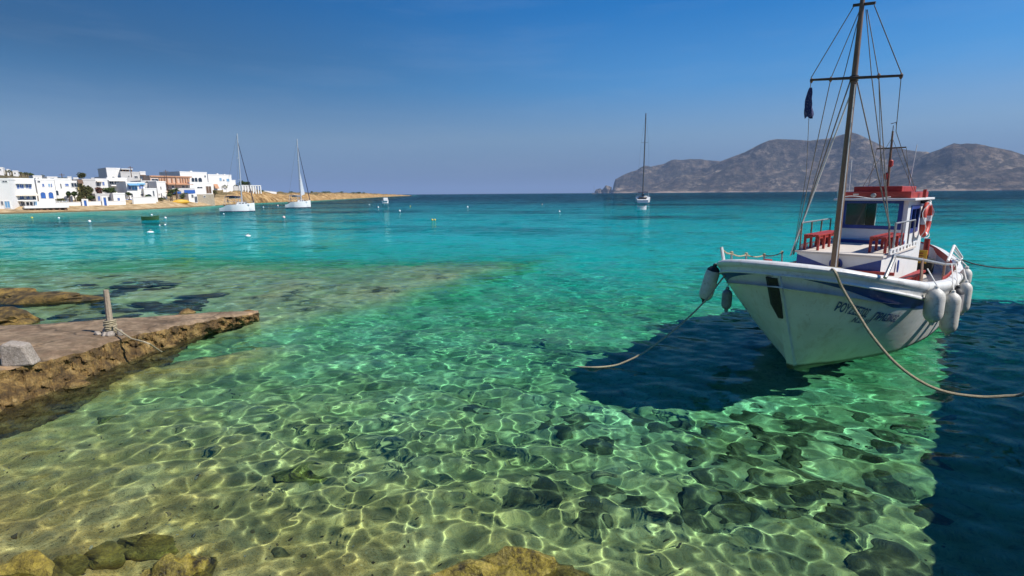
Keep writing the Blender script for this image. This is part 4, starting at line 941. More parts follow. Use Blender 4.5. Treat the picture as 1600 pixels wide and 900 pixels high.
# ---------------------------------------------------------------- the fishing boat (local x aft from the stem, +y starboard)
B0 = P(1230, 578); TH = R(43)
boat = empty('fishing_boat', B0, TH, 'white wooden fishing boat with red and blue wheelhouse moored at the right', 'fishing boat')
Bm = Matrix.Translation(B0) @ Matrix.Rotation(TH, 4, 'Z'); Bi = Bm.inverted()
def bo(): return Bi @ Vector((0, 0, H))
def bd(px, py): return Bi.to_3x3() @ ray(px, py)
def on_v(px, py, v): o, d = bo(), bd(px, py); return o + d * ((-v - o.y) / d.y)      # v: metres to port
def on_u(px, py, u): o, d = bo(), bd(px, py); return o + d * ((u - o.x) / d.x)
def on_z(px, py, z): o, d = bo(), bd(px, py); return o + d * ((z - o.z) / d.z)
def L3(u, v, z): return Vector((u, -v, z))
def pchip(xs, ys):
    xs = np.array(xs, float); ys = np.array(ys, float); h = np.diff(xs); dl = np.diff(ys) / h; n = len(xs); dd = np.zeros(n)
    for i in range(1, n - 1):
        if dl[i - 1] * dl[i] > 0:
            w1 = 2 * h[i] + h[i - 1]; w2 = h[i] + 2 * h[i - 1]; dd[i] = (w1 + w2) / (w1 / dl[i - 1] + w2 / dl[i])
    dd[0], dd[-1] = dl[0], dl[-1]
    def f(x):
        i = int(np.clip(np.searchsorted(xs, x) - 1, 0, n - 2)); t_ = (x - xs[i]) / h[i]
        return (2 * t_**3 - 3 * t_**2 + 1) * ys[i] + (t_**3 - 2 * t_**2 + t_) * h[i] * dd[i] + (-2 * t_**3 + 3 * t_**2) * ys[i + 1] + (t_**3 - t_**2) * h[i] * dd[i + 1]
    return f
# breadth over the square root of the length share, so that the bluff bow is a smooth curve
q_ = lambda a: math.sqrt(a)
gw = pchip([q_(s) for s in (0, .010, .038, .088, .136, .19, .28, .38, .47, .56, .66, .75, .85, .94, 1)], [0, .54, 1.02, 1.36, 1.48, 1.53, 1.60, 1.66, 1.68, 1.66, 1.58, 1.42, 1.1, .68, .05])
wl = pchip([q_(s) for s in (0, .03, .07, .14, .32, .54, .65, .8, .92, 1)], [0, .15, .35, .63, 1.17, 1.38, 1.39, 1.2, .7, .02])
sheer = pchip([-1.2, -.95, 0, 1, 2, 3, 4.5, 6, 8, 10.2], [2.11, 2.07, 1.87, 1.71, 1.56, 1.46, 1.37, 1.37, 1.5, 1.75])
def rim_h(u): return float(np.interp(u, [-1, 0, 1.5, 3], [.185, .205, .26, .30]))
def us(f): return .22 - 1.15 * max(f, 0) ** 1.15 + (abs(min(f, 0)) ** 1.5) * .8
def ue(f): return 8.9 + .9 * f
def hull(s, f):
    """point on the port side; s 0..1 stem to stern, f 0 waterline .. 1 under the rim, below 0 under water"""
    u = us(f) + s * (ue(f) - us(f)); g = max(0, f) ** .85
    v = wl(q_(s)) * (1 - g) + gw(q_(s)) * g
    if f < 0: v *= (1 + f) ** .5 if f > -1 else 0; return Vector((u, v, f * .75))
    return Vector((u, v, f * (sheer(u) - rim_h(u))))
def hnorm(s, f):
    e = .004; s0, s1 = max(s - e, 0), min(s + e, 1)
    a = hull(s1, f) - hull(s0, f); c = hull(s, min(f + .01, 1)) - hull(s, f - .01)
    n = a.cross(c).normalized(); return n if n.y > 0 or abs(n.y) < .02 else -n
SS = [(i / 60) ** 1.9 for i in range(61)]; SS = [s * .5 for s in SS] + [1 - .5 * (i / 40) ** 1.5 for i in range(39, -1, -1)]
FF = [-1, -.8, -.55, -.3, -.12, 0] + [i / 16 for i in range(1, 17)]
hm = MB()
for sg in (1, -1):
    vs = []
    for s in SS:
        for f in FF: p = hull(s, f); vs.append((p.x, -p.y * sg, p.z))
    nf = len(FF); fs = [(i * nf + j, (i + 1) * nf + j, (i + 1) * nf + j + 1, i * nf + j + 1) for i in range(len(SS) - 1) for j in range(nf - 1)]
    hm.add(vs, fs)
# hull paint: white above, dark antifouling band at the waterline, rust and weather streaks running down
m, t, b = nodes('hull_paint')
tc = N(t, 'ShaderNodeTexCoord'); sx = N(t, 'ShaderNodeSeparateXYZ'); t.links.new(tc.outputs['Object'], sx.inputs[0])
c = ramp(t, noise_fac(t, 1.6, 5), [(.3, (.62, .63, .58)), (.65, (.74, .74, .70))])
st = noise_fac(t, 2.2, 6, .7, (2.4, 2.4, .35)); c = mixc(t, ramp(t, st, [(.52, (0,) * 3), (.70, (.45,) * 3)]), c, (.42, .35, .24))
c = mixc(t, ramp(t, noise_fac(t, 5.5, 6, .75, (1.6, 1.6, .22)), [(.60, (0,) * 3), (.70, (.55,) * 3)]), c, (.33, .21, .11))
c = mixc(t, ramp(t, noise_fac(t, 9, 6, .75, (.35, .35, 2.0)), [(.60, (0,) * 3), (.68, (.35,) * 3)]), c, (.36, .40, .38))
c = mixc(t, ramp(t, noise_fac(t, 16, 6, .7), [(.66, (0,) * 3), (.72, (.5,) * 3)]), c, (.30, .20, .12))
wob = N(t, 'ShaderNodeMath', operation='MULTIPLY_ADD'); wob.inputs[1].default_value = .10; t.links.new(noise_fac(t, 3, 4), wob.inputs[0]); t.links.new(sx.outputs['Z'], wob.inputs[2])
bt = N(t, 'ShaderNodeMapRange'); bt.inputs['From Min'].default_value = .15; bt.inputs['From Max'].default_value = .10; t.links.new(wob.outputs[0], bt.inputs['Value'])
c = mixc(t, bt.outputs[0], c, (.03, .035, .022))
t.links.new(c, b.inputs['Base Color']); b.inputs['Roughness'].default_value = .33
bp = N(t, 'ShaderNodeBump'); bp.inputs['Strength'].default_value = .22; bp.inputs['Distance'].default_value = .02
t.links.new(noise_fac(t, 3.5, 4, .5, (.6, 1, 2.2)), bp.inputs['Height']); t.links.new(bp.outputs[0], b.inputs['Normal'])
M['hull'] = m
hull_o = hm.build('hull', m, boat, True)
hull_o.cycles.is_caustics_receiver = True
# rim (thick rounded gunwale with a bead under it)
path = []
for sg in (-1, 1):
    seq = [(p, sg) for p in SS]
    if sg == -1: seq = seq[::-1]
    for s, g in seq:
        if s == 0 and g == 1: continue
        p = hull(s, 1); path.append(Vector((p.x, -p.y * g, p.z + rim_h(p.x))))
prof = [(-.13, -.32), (-.13, -.02), (-.11, 0), (.01, .0), (.05, -.018), (.075, -.06), (.075, -.11), (.05, -.165), (.015, -.205), (.004, -.30), (.02, -.312), (.027, -.335), (.02, -.36), (-.004, -.37)]
vs = []; npth = len(path)
for i, p in enumerate(path):
    d = path[min(i + 1, npth - 1)] - path[max(i - 1, 0)]; d.z = 0
    nrm = Vector((d.y, -d.x, 0)); nrm = nrm.normalized() if nrm.length > 1e-6 else Vector((-1, 0, 0))
    if nrm.dot(Vector((p.x - 4.5, p.y * 3, 0))) < 0: nrm = -nrm
    for a, h in prof: vs.append(p + nrm * a + Vector((0, 0, h * rim_h(p.x) / .30)))
k = len(prof); MB().add(vs, [(i * k + j, (i + 1) * k + j, (i + 1) * k + j + 1, i * k + j + 1) for i in range(npth - 1) for j in range(k - 1)]).build('gunwale', M['hull_white'], boat, True)
# blue sheer stripe, a strip of its own on each side
for sg in (1, -1):
    vs = []; fs = []; n = 0
    for s in [x for x in SS if .0035 < x < .97]:
        w_ = .155 * min(1, ((s - .003) / .12)) ** .8
        row = [hull(s, .985 - w_ * f) + hnorm(s, .985 - w_ * f) * .006 for f in (0, .25, .5, .75, 1)]
        vs += [(p.x, -p.y * sg, p.z) for p in row]; n += 1
    MB().add(vs, [(i * 5 + j, (i + 1) * 5 + j, (i + 1) * 5 + j + 1, i * 5 + j + 1) for i in range(n - 1) for j in range(4)]).build('sheer_stripe', M['stripe'], boat, True)
# stem post and its tarred pad
stem = MB(); pr = []
for f in [-.9, -.5, -.2, 0] + [i / 12 for i in range(1, 13)]:
    u = us(f); z = f * .75 if f < 0 else f * (sheer(u) - rim_h(u)); pr.append(Vector((u, 0, z)))
for a, b_ in zip(pr[:-1], pr[1:]):
    d = (b_ - a).normalized(); nx = Vector((-d.z, 0, d.x))
    if nx.x > 0: nx = -nx
    q = [a + nx * .055, b_ + nx * .055, b_ - nx * .12, a - nx * .12]
    w0 = .062
    stem.add([v + Vector((0, w0, 0)) for v in q[:2]] + [v + Vector((0, w0 + .03, 0)) for v in q[2:]] + [v - Vector((0, w0, 0)) for v in q[:2]] + [v - Vector((0, w0 + .03, 0)) for v in q[2:]],
             [(0, 1, 2, 3), (4, 7, 6, 5), (0, 4, 5, 1), (1, 5, 6, 2), (2, 6, 7, 3), (3, 7, 4, 0)])
stem.build('stem_post', M['hull'], boat)
pad = MB(); n = 0; vs = []
for f in np.linspace(.60, .965, 10):
    hw = .05 + .05 * min(1, (f - .60) / .12)
    u = us(f) - .058; z = f * (sheer(us(f)) - rim_h(us(f)))
    for y, dx in ((.02 - hw * .3 + .0, -.018), (.02 + hw * 1.1, -.012), (.02 + hw * 1.7, .06)): vs.append((u + dx, y - .02, z))
    n += 1
pv = vs; fs = [(i * 3 + j, (i + 1) * 3 + j, (i + 1) * 3 + j + 1, i * 3 + j + 1) for i in range(n - 1) for j in range(2)]
po = MB().add(pv, fs).build('stem_pad', M['tar'], boat)
sol = po.modifiers.new('thick', 'SOLIDIFY'); sol.thickness = .03; sol.offset = 0
# deck, inner bulwark
dz_ = lambda u: sheer(u) - .42
vs = []; n = 0
for s in SS:
    p = hull(s, 1); z = dz_(p.x); vs += [(p.x, -max(p.y - .08, 0), z), (p.x, 0, z + .03), (p.x, max(p.y - .08, 0), z)]; n += 1
MB().add(vs, [(i * 3 + j, (i + 1) * 3 + j, (i + 1) * 3 + j + 1, i * 3 + j + 1) for i in range(n - 1) for j in range(2)]).build('deck', M['deck'], boat)
M['pale_panel'] = paint('grey_blue_bulwark', (.40, .46, .54), .6, .15, 4.0)
for sg in (1, -1):
    vs = []; n = 0
    for s in [x for x in SS if x > .45]:
        p = hull(s, 1); zt = sheer(p.x); vs += [(p.x, -(max(p.y - .14, 0)) * sg, dz_(p.x)), (p.x, -(max(p.y - .14, 0)) * sg, zt - .14), (p.x, -(max(p.y - .14, 0)) * sg, zt - .135), (p.x, -(max(p.y - .15, 0)) * sg, zt + .05)]; n += 1
    MB().add(vs, [(i * 4 + 0, (i + 1) * 4 + 0, (i + 1) * 4 + 1, i * 4 + 1) for i in range(n - 1)]).build('inner_bulwark', M['pale_panel'], boat)
    MB().add(vs, [(i * 4 + 2, (i + 1) * 4 + 2, (i + 1) * 4 + 3, i * 4 + 3) for i in range(n - 1)]).build('red_capping', M['red'], boat)
# trunk cabin
TU0, TU1, TW0, TW1, TZ = 2.45, 4.78, .80, .86, 1.90; TWP = .74
tz0 = 1.12
tr = MB(); tv = [L3(TU0, -TW0, tz0), L3(TU0, TWP, tz0), L3(TU1, TW1, tz0), L3(TU1, -TW1, tz0), L3(TU0, -TW0, TZ), L3(TU0, TWP, TZ), L3(TU1, TW1, TZ + .04), L3(TU1, -TW1, TZ + .04)]
tr.add(tv, [(0, 1, 5, 4), (1, 2, 6, 5), (2, 3, 7, 6), (3, 0, 4, 7)]); tr.build('trunk_cabin', M['white'], boat)
MB().add([v + Vector((0, 0, dz)) for dz in (-.01, .03) for v in (L3(TU0 - .04, -TW0 - .04, TZ), L3(TU0 - .04, TWP + .03, TZ), L3(TU1, TW1 + .04, TZ + .04), L3(TU1, -TW1 - .04, TZ + .04))],
         [(0, 1, 2, 3), (7, 6, 5, 4), (0, 4, 5, 1), (1, 5, 6, 2), (2, 6, 7, 3), (3, 7, 4, 0)]).build('trunk_deck', M['deck'], boat)
def tri_panel(name, pts, mat, parent):
    """a thin painted board standing 6 mm proud of the trunk front"""
    a = [L3(TU0 - .006, v, z) for v, z in pts]; b_ = [L3(TU0 + .004, v, z) for v, z in pts]; n = len(pts)
    return MB().add(a + b_, [tuple(range(n)), tuple(range(2 * n - 1, n - 1, -1))] + [(i, (i + 1) % n, n + (i + 1) % n, n + i) for i in range(n)]).build(name, mat, parent)
tri_panel('corner_panel', [(-TW0, TZ - .05), (-.10, 1.62), (-.10, tz0), (-TW0, tz0)], M['blue'], boat)
tri_panel('corner_panel', [(TWP, TZ - .05), (.10, 1.62), (.10, tz0), (TWP, tz0)], M['blue'], boat)
ph = on_u(1306, 412, TU0)
def disc(c, r_, th_, ax):
    q = Vector(ax).to_track_quat('Z', 'Y').to_matrix(); return MB().lathe([(r_ * .98, -th_), (r_, 0), (r_ * .96, th_)], c, 24, q)
o = disc((TU0 - .015, ph.y, ph.z), .125, .012, (-1, 0, 0)).build('porthole', M['blue'], boat); disc((TU0 - .03, ph.y, ph.z), .085, .006, (-1, 0, 0)).build('porthole_glass', M['pane'], o)
ev = on_v(1402.5, 416, .83)
e_ = MB(); oo = [(ev.x + .05 * math.cos(a), ev.z + .13 * math.sin(a)) for a in np.linspace(0, 6.28, 17)[:-1]]; e_.prism(oo, -.845, -.825); e_.build('side_porthole', M['blue'], boat)
cp = on_v(1432, 423, .86)
for a, b_ in (((2.38, -.92), (2.38, .98)),): MB().bar(L3(a[0], a[1], 1.56), L3(b_[0], b_[1], 1.60), .07, .06).build('red_rail', M['red'], boat)
# port side seat frame in red slats
sf = MB(); sa = on_z(1386, 434, 1.50); sb = on_z(1437, 428, 1.50)
sa, sb = L3(2.35, 1.12, 1.52), L3(4.1, 1.16, 1.50)
seat = MB().bar(sa, sb, .12, .045).build('side_seat', M['red'], boat)
for f in np.linspace(0.02, .98, 7):
    p = sa.lerp(sb, f); MB().span((p.x - .03, p.y - .03, p.z - .45), (p.x + .03, p.y + .03, p.z - .03)).build('slat', M['red'], seat)
# wheelhouse
W0, W1, WW, WZ0, WZ1 = 4.8, 6.85, .66, 1.15, 2.97
fw = [on_u(x, y, W0) for x, y in ((1325, 317), (1408, 317), (1406, 353), (1325, 353))]
vy0, vy1 = min(p.y for p in fw), max(p.y for p in fw); wz1 = (fw[0].z + fw[1].z) / 2; wz0 = (fw[2].z + fw[3].z) / 2
vy0, vy1 = -.50, .56
TH_ = .05
def wall_with_hole(name, ax, at_, a0, a1, z0, z1, h0, h1, hz0, hz1, mat, side=1):
    mb = MB()
    def sp(p0, p1, q0, q1):
        if ax == 'x': mb.span((at_, p0, q0), (at_ + TH_ * side, p1, q1))
        else: mb.span((p0, at_, q0), (p1, at_ + TH_ * side, q1))
    sp(a0, a1, z0, hz0); sp(a0, a1, hz1, z1); sp(a0, h0, hz0, hz1); sp(h1, a1, hz0, hz1)
    return mb.build(name, mat, boat)
def win_frame(parent, ax, at_, h0, h1, z0, z1, w_, side, mid=None, pane=True):
    mb = MB()
    def sp(p0, p1, q0, q1, t0=-.02, t1=.03, B=mb):
        if ax == 'x': B.span((at_ + t0 * side, p0, q0), (at_ + t1 * side, p1, q1))
        else: B.span((p0, at_ + t0 * side, q0), (p1, at_ + t1 * side, q1))
    sp(h0 - w_, h1 + w_, z0 - w_, z0 + .012); sp(h0 - w_, h1 + w_, z1 - .012, z1 + w_); sp(h0 - w_, h0 + .012, z0 + .012, z1 - .012); sp(h1 - .012, h1 + w_, z0 + .012, z1 - .012)
    if mid is not None: sp(mid - .02, mid + .02, z0 + .012, z1 - .012)
    o = mb.build('window_frame', M['blue'], parent)
    if pane:
        g = MB(); sp(h0 + .01, h1 - .01, z0 + .01, z1 - .01, .012, .018, g); g.build('glass_pane', M['glass'], o)
    return o
fwall = wall_with_hole('front_wall', 'x', W0, -WW, WW, WZ0, WZ1, vy0, vy1, wz0, wz1, M['white'])
win_frame(fwall, 'x', W0, vy0, vy1, wz0, wz1, .07, 1)
sw = [on_v(x, y, WW) for x, y in ((1428, 324), (1441, 320), (1441, 350), (1428, 352))]
su0, su1 = 5.2, 6.05; sz0, sz1 = 2.30, 2.78
for sd, nm in ((-1, 'port_wall'), (1, 'starboard_wall')):
    wl_ = wall_with_hole('side_wall', 'y', sd * WW, W0 + TH_ + .002, W1 - TH_ - .002, WZ0, WZ1 - .002, su0, su1, sz0, sz1, M['white'], -sd)
    win_frame(wl_, 'y', sd * WW, su0, su1, sz0, sz1, .08, -sd, mid=(su0 + su1) / 2)
# back wall with the open doorway on the port half
bw = MB(); ye = on_u(1369, 335, W1).y; bw.span((W1 - TH_, ye, WZ0), (W1, WW, WZ1)); bw.span((W1 - TH_, -WW, 2.90), (W1, ye, WZ1)); bw.span((W1 - TH_, -WW, WZ0), (W1, -WW + .03, 2.90)); print('doorway', ye, on_u(1400, 335, W1)); bw.build('back_wall', M['white'], boat)
MB().span((W1 - TH_ - .02, ye + .01, WZ0 + .3), (W1 - TH_ - .003, WW - .08, WZ1 - .05)).build('back_shade_panel', M['dark_int'], boat)  # dark sheet over the back wall, the cabin's inside shade put into colour
MB().span((W0 + .08, WW - TH_ - .02, WZ0 + .1), (W1 - .08, WW - TH_ - .004, WZ1 - .06)).build('cabin_shade_sheet', M['dark_int'], boat)  # added dark sheet inside the starboard wall, standing in for the cabin's shade
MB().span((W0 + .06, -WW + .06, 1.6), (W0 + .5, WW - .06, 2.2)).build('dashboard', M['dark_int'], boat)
MB().span((W0 + .06, -WW + .06, WZ0 - .03), (W1 - .06, WW - .06, WZ0 + .02)).build('cabin_floor', M['deck'], boat)
MB().span((W0 - .10, -WW - .02, TZ + .036), (W0 - .002, WW + .02, TZ + .15)).build('plinth', M['blue'], boat); MB().span((W0 - .105, -WW - .025, TZ + .15), (W0 - .002, WW + .025, TZ + .17)).build('plinth_ledge', M['pale_blue'], boat)
MB().span((W0 - .16, -WW - .14, WZ1 + .002), (W1 + .20, WW + .14, WZ1 + .055)).build('roof', M['white'], boat, False, .012)
r1 = MB(); r1.span((W0 + .02, -WW - .02, WZ1 + .058), (W1 + .05, WW + .02, WZ1 + .20)); lo = r1.build('roof_box', M['red'], boat, False, .012)
r2 = MB(); r2.span((W0 + .25, -.46, WZ1 + .203), (W1 - .2, .50, WZ1 + .33)); r2.build('roof_hatch', M['red'], boat, False, .012)
lt = MB(); lt.lathe([(.05, 0), (.05, .07), (.03, .08)], (W0 + .005, .02, WZ1 + .12), 12, Matrix.Rotation(R(-90), 3, 'Y')); lt.build('roof_lamp', M['steel'], boat)
MB().span((W0 - .0, .33, WZ1 + .13), (W0 + .018, .44, WZ1 + .16)).build('name_plate', M['deck'], boat)
cw = MB(); pp = [Vector((W0 - .12, WW * (1 - 2 * f), WZ1 + .075 + .03 * math.sin(f * 9))) for f in np.linspace(0.02, .75, 14)]; cw.tube(pp, .012, 5); cw.build('roof_cable', M['white_rope'], boat)
for v_ in (-.78, .1, .3): MB().span((W0 + .9, v_ - .03, WZ1 + .06), (W0 + 1.0, v_ + .03, WZ1 + .25)).build('roof_fitting', M['red'], boat)
MB().lathe([(.05, 0), (.06, .02), (.06, .16), (.05, .18)], (W0 - .06, WW + .04, WZ1 + .07), 10).build('side_lamp', M['white'], boat)
# toe rail with drain holes along the trunk edge
for sg in (1, -1):
    tr_ = MB(); tr_.span((TU0 + .25, sg * (TW0 + .0), TZ + .036), (W0 + .5, sg * (TW0 + .03), TZ + .05)); tr_.span((TU0 + .25, sg * TW0, TZ + .12), (W0 + .5, sg * (TW0 + .03), TZ + .15))
    for u in np.linspace(TU0 + .27, W0 + .48, 9): tr_.span((u - .08, sg * TW0, TZ + .05), (u + .08, sg * (TW0 + .03), TZ + .12))
    tr_.build('toe_rail', M['white'], boat)
# small mast on the wheelhouse roof
sm0 = on_v(1387, 290, 0.0); um = W0 + .55
m0 = on_u(1387, 289, um); m1 = on_u(1395, 205, um); m0.z = WZ1 + .33
wm = MB().tube([m0, m0.lerp(m1, .5), m1], [.03, .026, .02], 8).build('roof_mast', M['rust'], boat, True)
xa, xb = on_u(1370, 232.5, um), on_u(1416, 230, um); MB().tube([xa, xb], .016, 6).build('crossbar', M['dark_wood'], wm)
for (x, y) in ((1385, 275), (1392, 255)):
    c = on_u(x, y, um); MB().lathe([(.02, -.09), (.05, -.06), (.05, .05), (.02, .08)], c, 10).build('signal_lamp', M['red'], wm)
tp = on_u(1396, 196, um); MB().tube([m1, tp], .008, 5).build('vane_rod', M['dark_wood'], wm)
va, vb = on_u(1392, 193.5, um), on_u(1401, 191, um); vn = MB(); vn.tube([va, vb], .008, 5); vn.tube([vb, vb + Vector((0, 0, -.05))], .012, 5); vn.build('wind_vane', M['dark_wood'], wm)
for (x0, y0, x1, y1) in ((1416, 230, 1421, 290), (1370, 232, 1357, 291), (1394, 215, 1427, 298), (1394, 215, 1345, 297)):
    MB().tube([on_u(x0, y0, um), on_u(x1, y1, um)], .006, 4).build('stay', M['thin_rope'], wm)
MB().tube([on_u(1433, 226, um + .6), on_u(1421, 290, um + .6)], .008, 5).build('whip_aerial', M['white'], boat)
MB().tube([on_u(1331, 250, um - .2), on_u(1326, 305, um - .3)], .008, 5).build('whip_aerial', M['white'], boat)
# main mast, yards and rigging
UM = 2.18
mt_ = MB(); mp = [L3(UM, 0, 1.0), L3(UM, 0, 2.5), L3(UM, 0, 4.2), L3(UM, 0, 5.6), L3(UM, 0, 6.74)]
mast = mt_.tube(mp, [.066, .064, .058, .05, .04], 12).build('mast', M['mast'], boat, True)
MB().tube([L3(UM - .05, .045, 1.5), L3(UM - .05, .04, 5.2)], .012, 5).build('mast_halyard', M['white_rope'], mast)
ya, yb = on_u(1266, 125, UM - .07), on_u(1411, 118, UM - .07)
yard = MB().tube([ya, ya.lerp(yb, .5), yb], [.022, .028, .022], 8).build('yard', M['dark_wood'], mast, True)
ta, tb_ = on_u(1333, 8.5, UM), on_u(1368, 4.5, UM); MB().tube([ta, tb_], .028, 8).build('masthead_bar', M['dark_wood'], mast, True)
cl = MB(); cl.lathe([(.075, -.05), (.075, .05)], (UM, 0, ya.lerp(yb, .5).z), 12); cl.build('yard_clamp', M['dark_wood'], mast)
MB().lathe([(.03, 0), (.03, .12), (.01, .16)], (UM, 0, 6.74), 10).build('masthead_lamp', M['rust'], mast)
eL = L3(2.62, -1.08, 1.75); eR = L3(3.0, .88, 1.95)
eL = on_u(1239, 398, 2.7); eR = on_u(1389, 398, 3.0); eR2 = on_u(1389, 348, 3.0)
def rig(a, b_, r_, mat='thin_rope', name='shroud'): return MB().tube([a, b_], r_, 5).build(name, M[mat], mast)
pu = lambda x, y: on_u(x, y, UM - .03)
rig(pu(1334, 10), pu(1267, 122), .009); rig(pu(1366, 8), pu(1409, 116), .009)
rig(pu(1345, 12), pu(1298, 123), .008); rig(pu(1298, 124), eL, .009); rig(pu(1345, 14), pu(1318, 121), .008); rig(pu(1318, 121), eL + Vector((.05, 0, 0)), .009)
rig(pu(1328, 128), eL + Vector((-.05, .02, 0)), .013); rig(pu(1336, 128), eL + Vector((-.08, .03, -.02)), .014, 'white_rope')
rig(pu(1353, 15), pu(1362, 120), .008); rig(pu(1362, 120), eR2, .009); rig(pu(1355, 15), pu(1373, 119), .008); rig(pu(1373, 119), eR2 + Vector((.06, .02, 0)), .009); rig(pu(1373, 119), on_u(1377, 288, 4.9), .006)
rig(pu(1339, 127), eR2 + Vector((-.03, 0, 0)), .012); rig(eR2, eR, .012); rig(eR2 + Vector((.05, 0, 0)), eR + Vector((.06, 0, 0)), .012)
rig(pu(1408, 121), on_u(1400, 205, 3.2), .007); rig(on_u(1400, 205, 3.2), on_u(1431, 300, 5.0), .007)
for q in ((1298, 124), (1373, 119), (1268, 126), (1408, 119)): MB().lathe([(.012, -.05), (.03, -.02), (.03, .02), (.012, .05)], pu(*q), 8).build('pulley_block', M['rust'], mast)
rig(pu(1267, 128), pu(1266, 140), .007, 'thin_rope', 'flag_halyard'); rig(pu(1264, 182), on_u(1260, 270, UM + .2), .006, 'thin_rope', 'flag_halyard'); rig(on_u(1260, 270, UM + .2), eL, .006, 'thin_rope', 'flag_halyard')
# flag, furled by the calm
fm = MB(); ftop, fbot = pu(1266.5, 137), pu(1266, 183); hh = ftop.z - fbot.z; nr, nc = 14, 18; vs = []
for i in range(nr):
    f = i / (nr - 1); wv = .02 + .055 * f ** .7 * (1 if f < .9 else 1 - (f - .9) * 3)
    for j in range(nc):
        a = 2 * math.pi * j / nc; rr = wv * (1 + .45 * math.sin(3 * a + f * 4) + .2 * math.sin(7 * a + f * 7))
        vs.append((ftop.x + rr * math.cos(a) * .7, ftop.y + rr * math.sin(a) + .015 * math.sin(f * 5), ftop.z - hh * f + (.03 * math.sin(3 * a) if i == nr - 1 else 0)))
fm.add(vs, [(i * nc + j, i * nc + (j + 1) % nc, (i + 1) * nc + (j + 1) % nc, (i + 1) * nc + j) for i in range(nr - 1) for j in range(nc)])
fo = fm.build('flag', M['flag'], None, True); fo.matrix_world = Bm; tag(fo, 'limp dark blue and white flag hanging from the left end of the yard', 'flag')
# rails round the trunk deck
def rail(name, pts, hgt, posts, rpipe=.017):
    ro = MB().tube([Vector(p) + Vector((0, 0, hgt)) for p in pts], rpipe, 7).build(name, M['steel'], boat, True)
    for p in posts: MB().tube([Vector(p), Vector(p) + Vector((0, 0, hgt))], rpipe * .9, 6).build('rail_post', M['steel'] if p[1] < 0 else M['rust'], ro)
zt = TZ + .03
pr_ = [L3(2.95, .80, zt), L3(3.6, .81, zt), L3(4.25, .82, zt), L3(4.72, .83, zt)]
rail('port_rail', pr_, .62, pr_[:1] + [L3(3.02, .80, zt)] + pr_[1:])
sr_ = [L3(2.52, -.78, zt), L3(3.2, -.79, zt), L3(3.95, -.81, zt), L3(4.7, -.83, zt)]
rail('starboard_rail', sr_, .60, sr_)
# hand rail along the port gunwale
ga = on_v(1384, 433, 1.42); g0 = L3(1.75, 1.38, 1.58); 
h1 = on_v(1397, 400, 1.38); h2 = on_v(1441, 406, 1.40); h3 = on_v(1476, 413, 1.46); h4 = on_v(1495, 413, 1.52)
gr_ = MB().tube([on_v(1383, 434, 1.36), h1 + Vector((-.03, 0, -.05)), h1, h1 + Vector((.06, 0, .0)), h2, h3, h4], .028, 8).build('gunwale_rail', M['steel'], boat, True)
for p, q in ((h2, (1438, 447)), (h3, (1471, 452)), (h4, (1483, 450))):
    e = on_v(*q, 1.5); MB().tube([p + Vector((0, 0, .03)), Vector((e.x, e.y, min(e.z, sheer(e.x) - .02)))], .024, 7).build('rail_post', M['rust'], gr_, True)
# bow rail posts on the starboard gunwale with a rope between
bpx = [(1127, 386, 1131, 412, -1.22), (1143, 395, 1143, 410, -1.28), (1166, 397, 1166, 409, -1.34), (1194, 398, 1194, 408, -1.40), (1222, 394, 1222, 409, -1.46)]
tops = []; br = MB()
for k, (x0, y0, x1, y1, v) in enumerate(bpx):
    bse = on_v(x1, y1, v); s_ = sheer(bse.x); bse = Vector((bse.x, bse.y, s_ - .03)); d_ = bd(x0, y0); o_ = bo(); tk = (bse.x - o_.x) / d_.x; tpp = o_ + d_ * tk; tops.append(tpp)
    MB().tube([bse, tpp], .03 if k == 0 else .02, 7).build('bow_post', M['hull_white'] if k == 0 else M['steel'], boat, True)
rpts = []
for a, b_ in zip(tops[:-1], tops[1:]):
    for f in np.linspace(0, 1, 6)[:-1]: p = a.lerp(b_, f) - Vector((0, 0, .04 * math.sin(f * math.pi) + .015)); rpts.append(p)
rpts.append(tops[-1]); MB().tube(rpts, .014, 6).build('bow_rope', M['rope'], boat, True)
for p in tops[1:]: MB().lathe([(.02, -.04), (.035, -.01), (.035, .02), (.02, .03)], p, 8).build('rope_knot', M['rope'], boat, True)
# samson post and rope coil on the foredeck
sp_ = on_z(1246, 402, 1.72); MB().tube([L3(1.25, -.95, 1.3), L3(1.25, -.95, 1.83)], .075, 10).build('samson_post', M['red'], boat, True)
cr = MB()
for k in range(6): cr.tube([L3(.35 + .9 * f + .03 * k, -.95 + 1.3 * f * f + .05 * math.sin(f * 7 + k), 1.84 - .12 * f + .02 * (k % 3)) for f in np.linspace(0, 1, 16)], .015, 5)
cr.build('deck_rope', M['rope'], boat, True)
# stern fittings
MB().tube([L3(8.6, .55, 1.2), L3(8.6, .55, 1.86)], .07, 10).build('stern_post', M['red'], boat, True)
bx = MB(); bx.span((7.3, -.9, 1.06), (7.6, 0.2, 1.42)); bx.build('engine_box', M['tar'], boat)
yb_ = on_v(1452, 421, .55); yw = MB().span((7.2, -.78, 1.32), (7.24, -.1, 1.66)).build('yellow_board', M['yellow'], boat)
for zz in (1.42, 1.50, 1.57): MB().span((7.192, -.70, zz), (7.199, -.2, zz + .025)).build('board_line', M['red'], yw)
# boarding frame at the port quarter
fA = on_v(1484, 408, 1.45); q = [on_v(x, y, 1.42) for x, y in ((1481, 408), (1491, 384), (1503, 402), (1498, 412))]
lad = MB().tube([q[0], q[1], q[2], q[3]], .028, 7).build('boarding_frame', M['white'], boat, True)
for f in (.25, .5, .75): MB().tube([q[0].lerp(q[1], f), q[3].lerp(q[2], f)], .016, 6).build('rung', M['white'], lad, True)
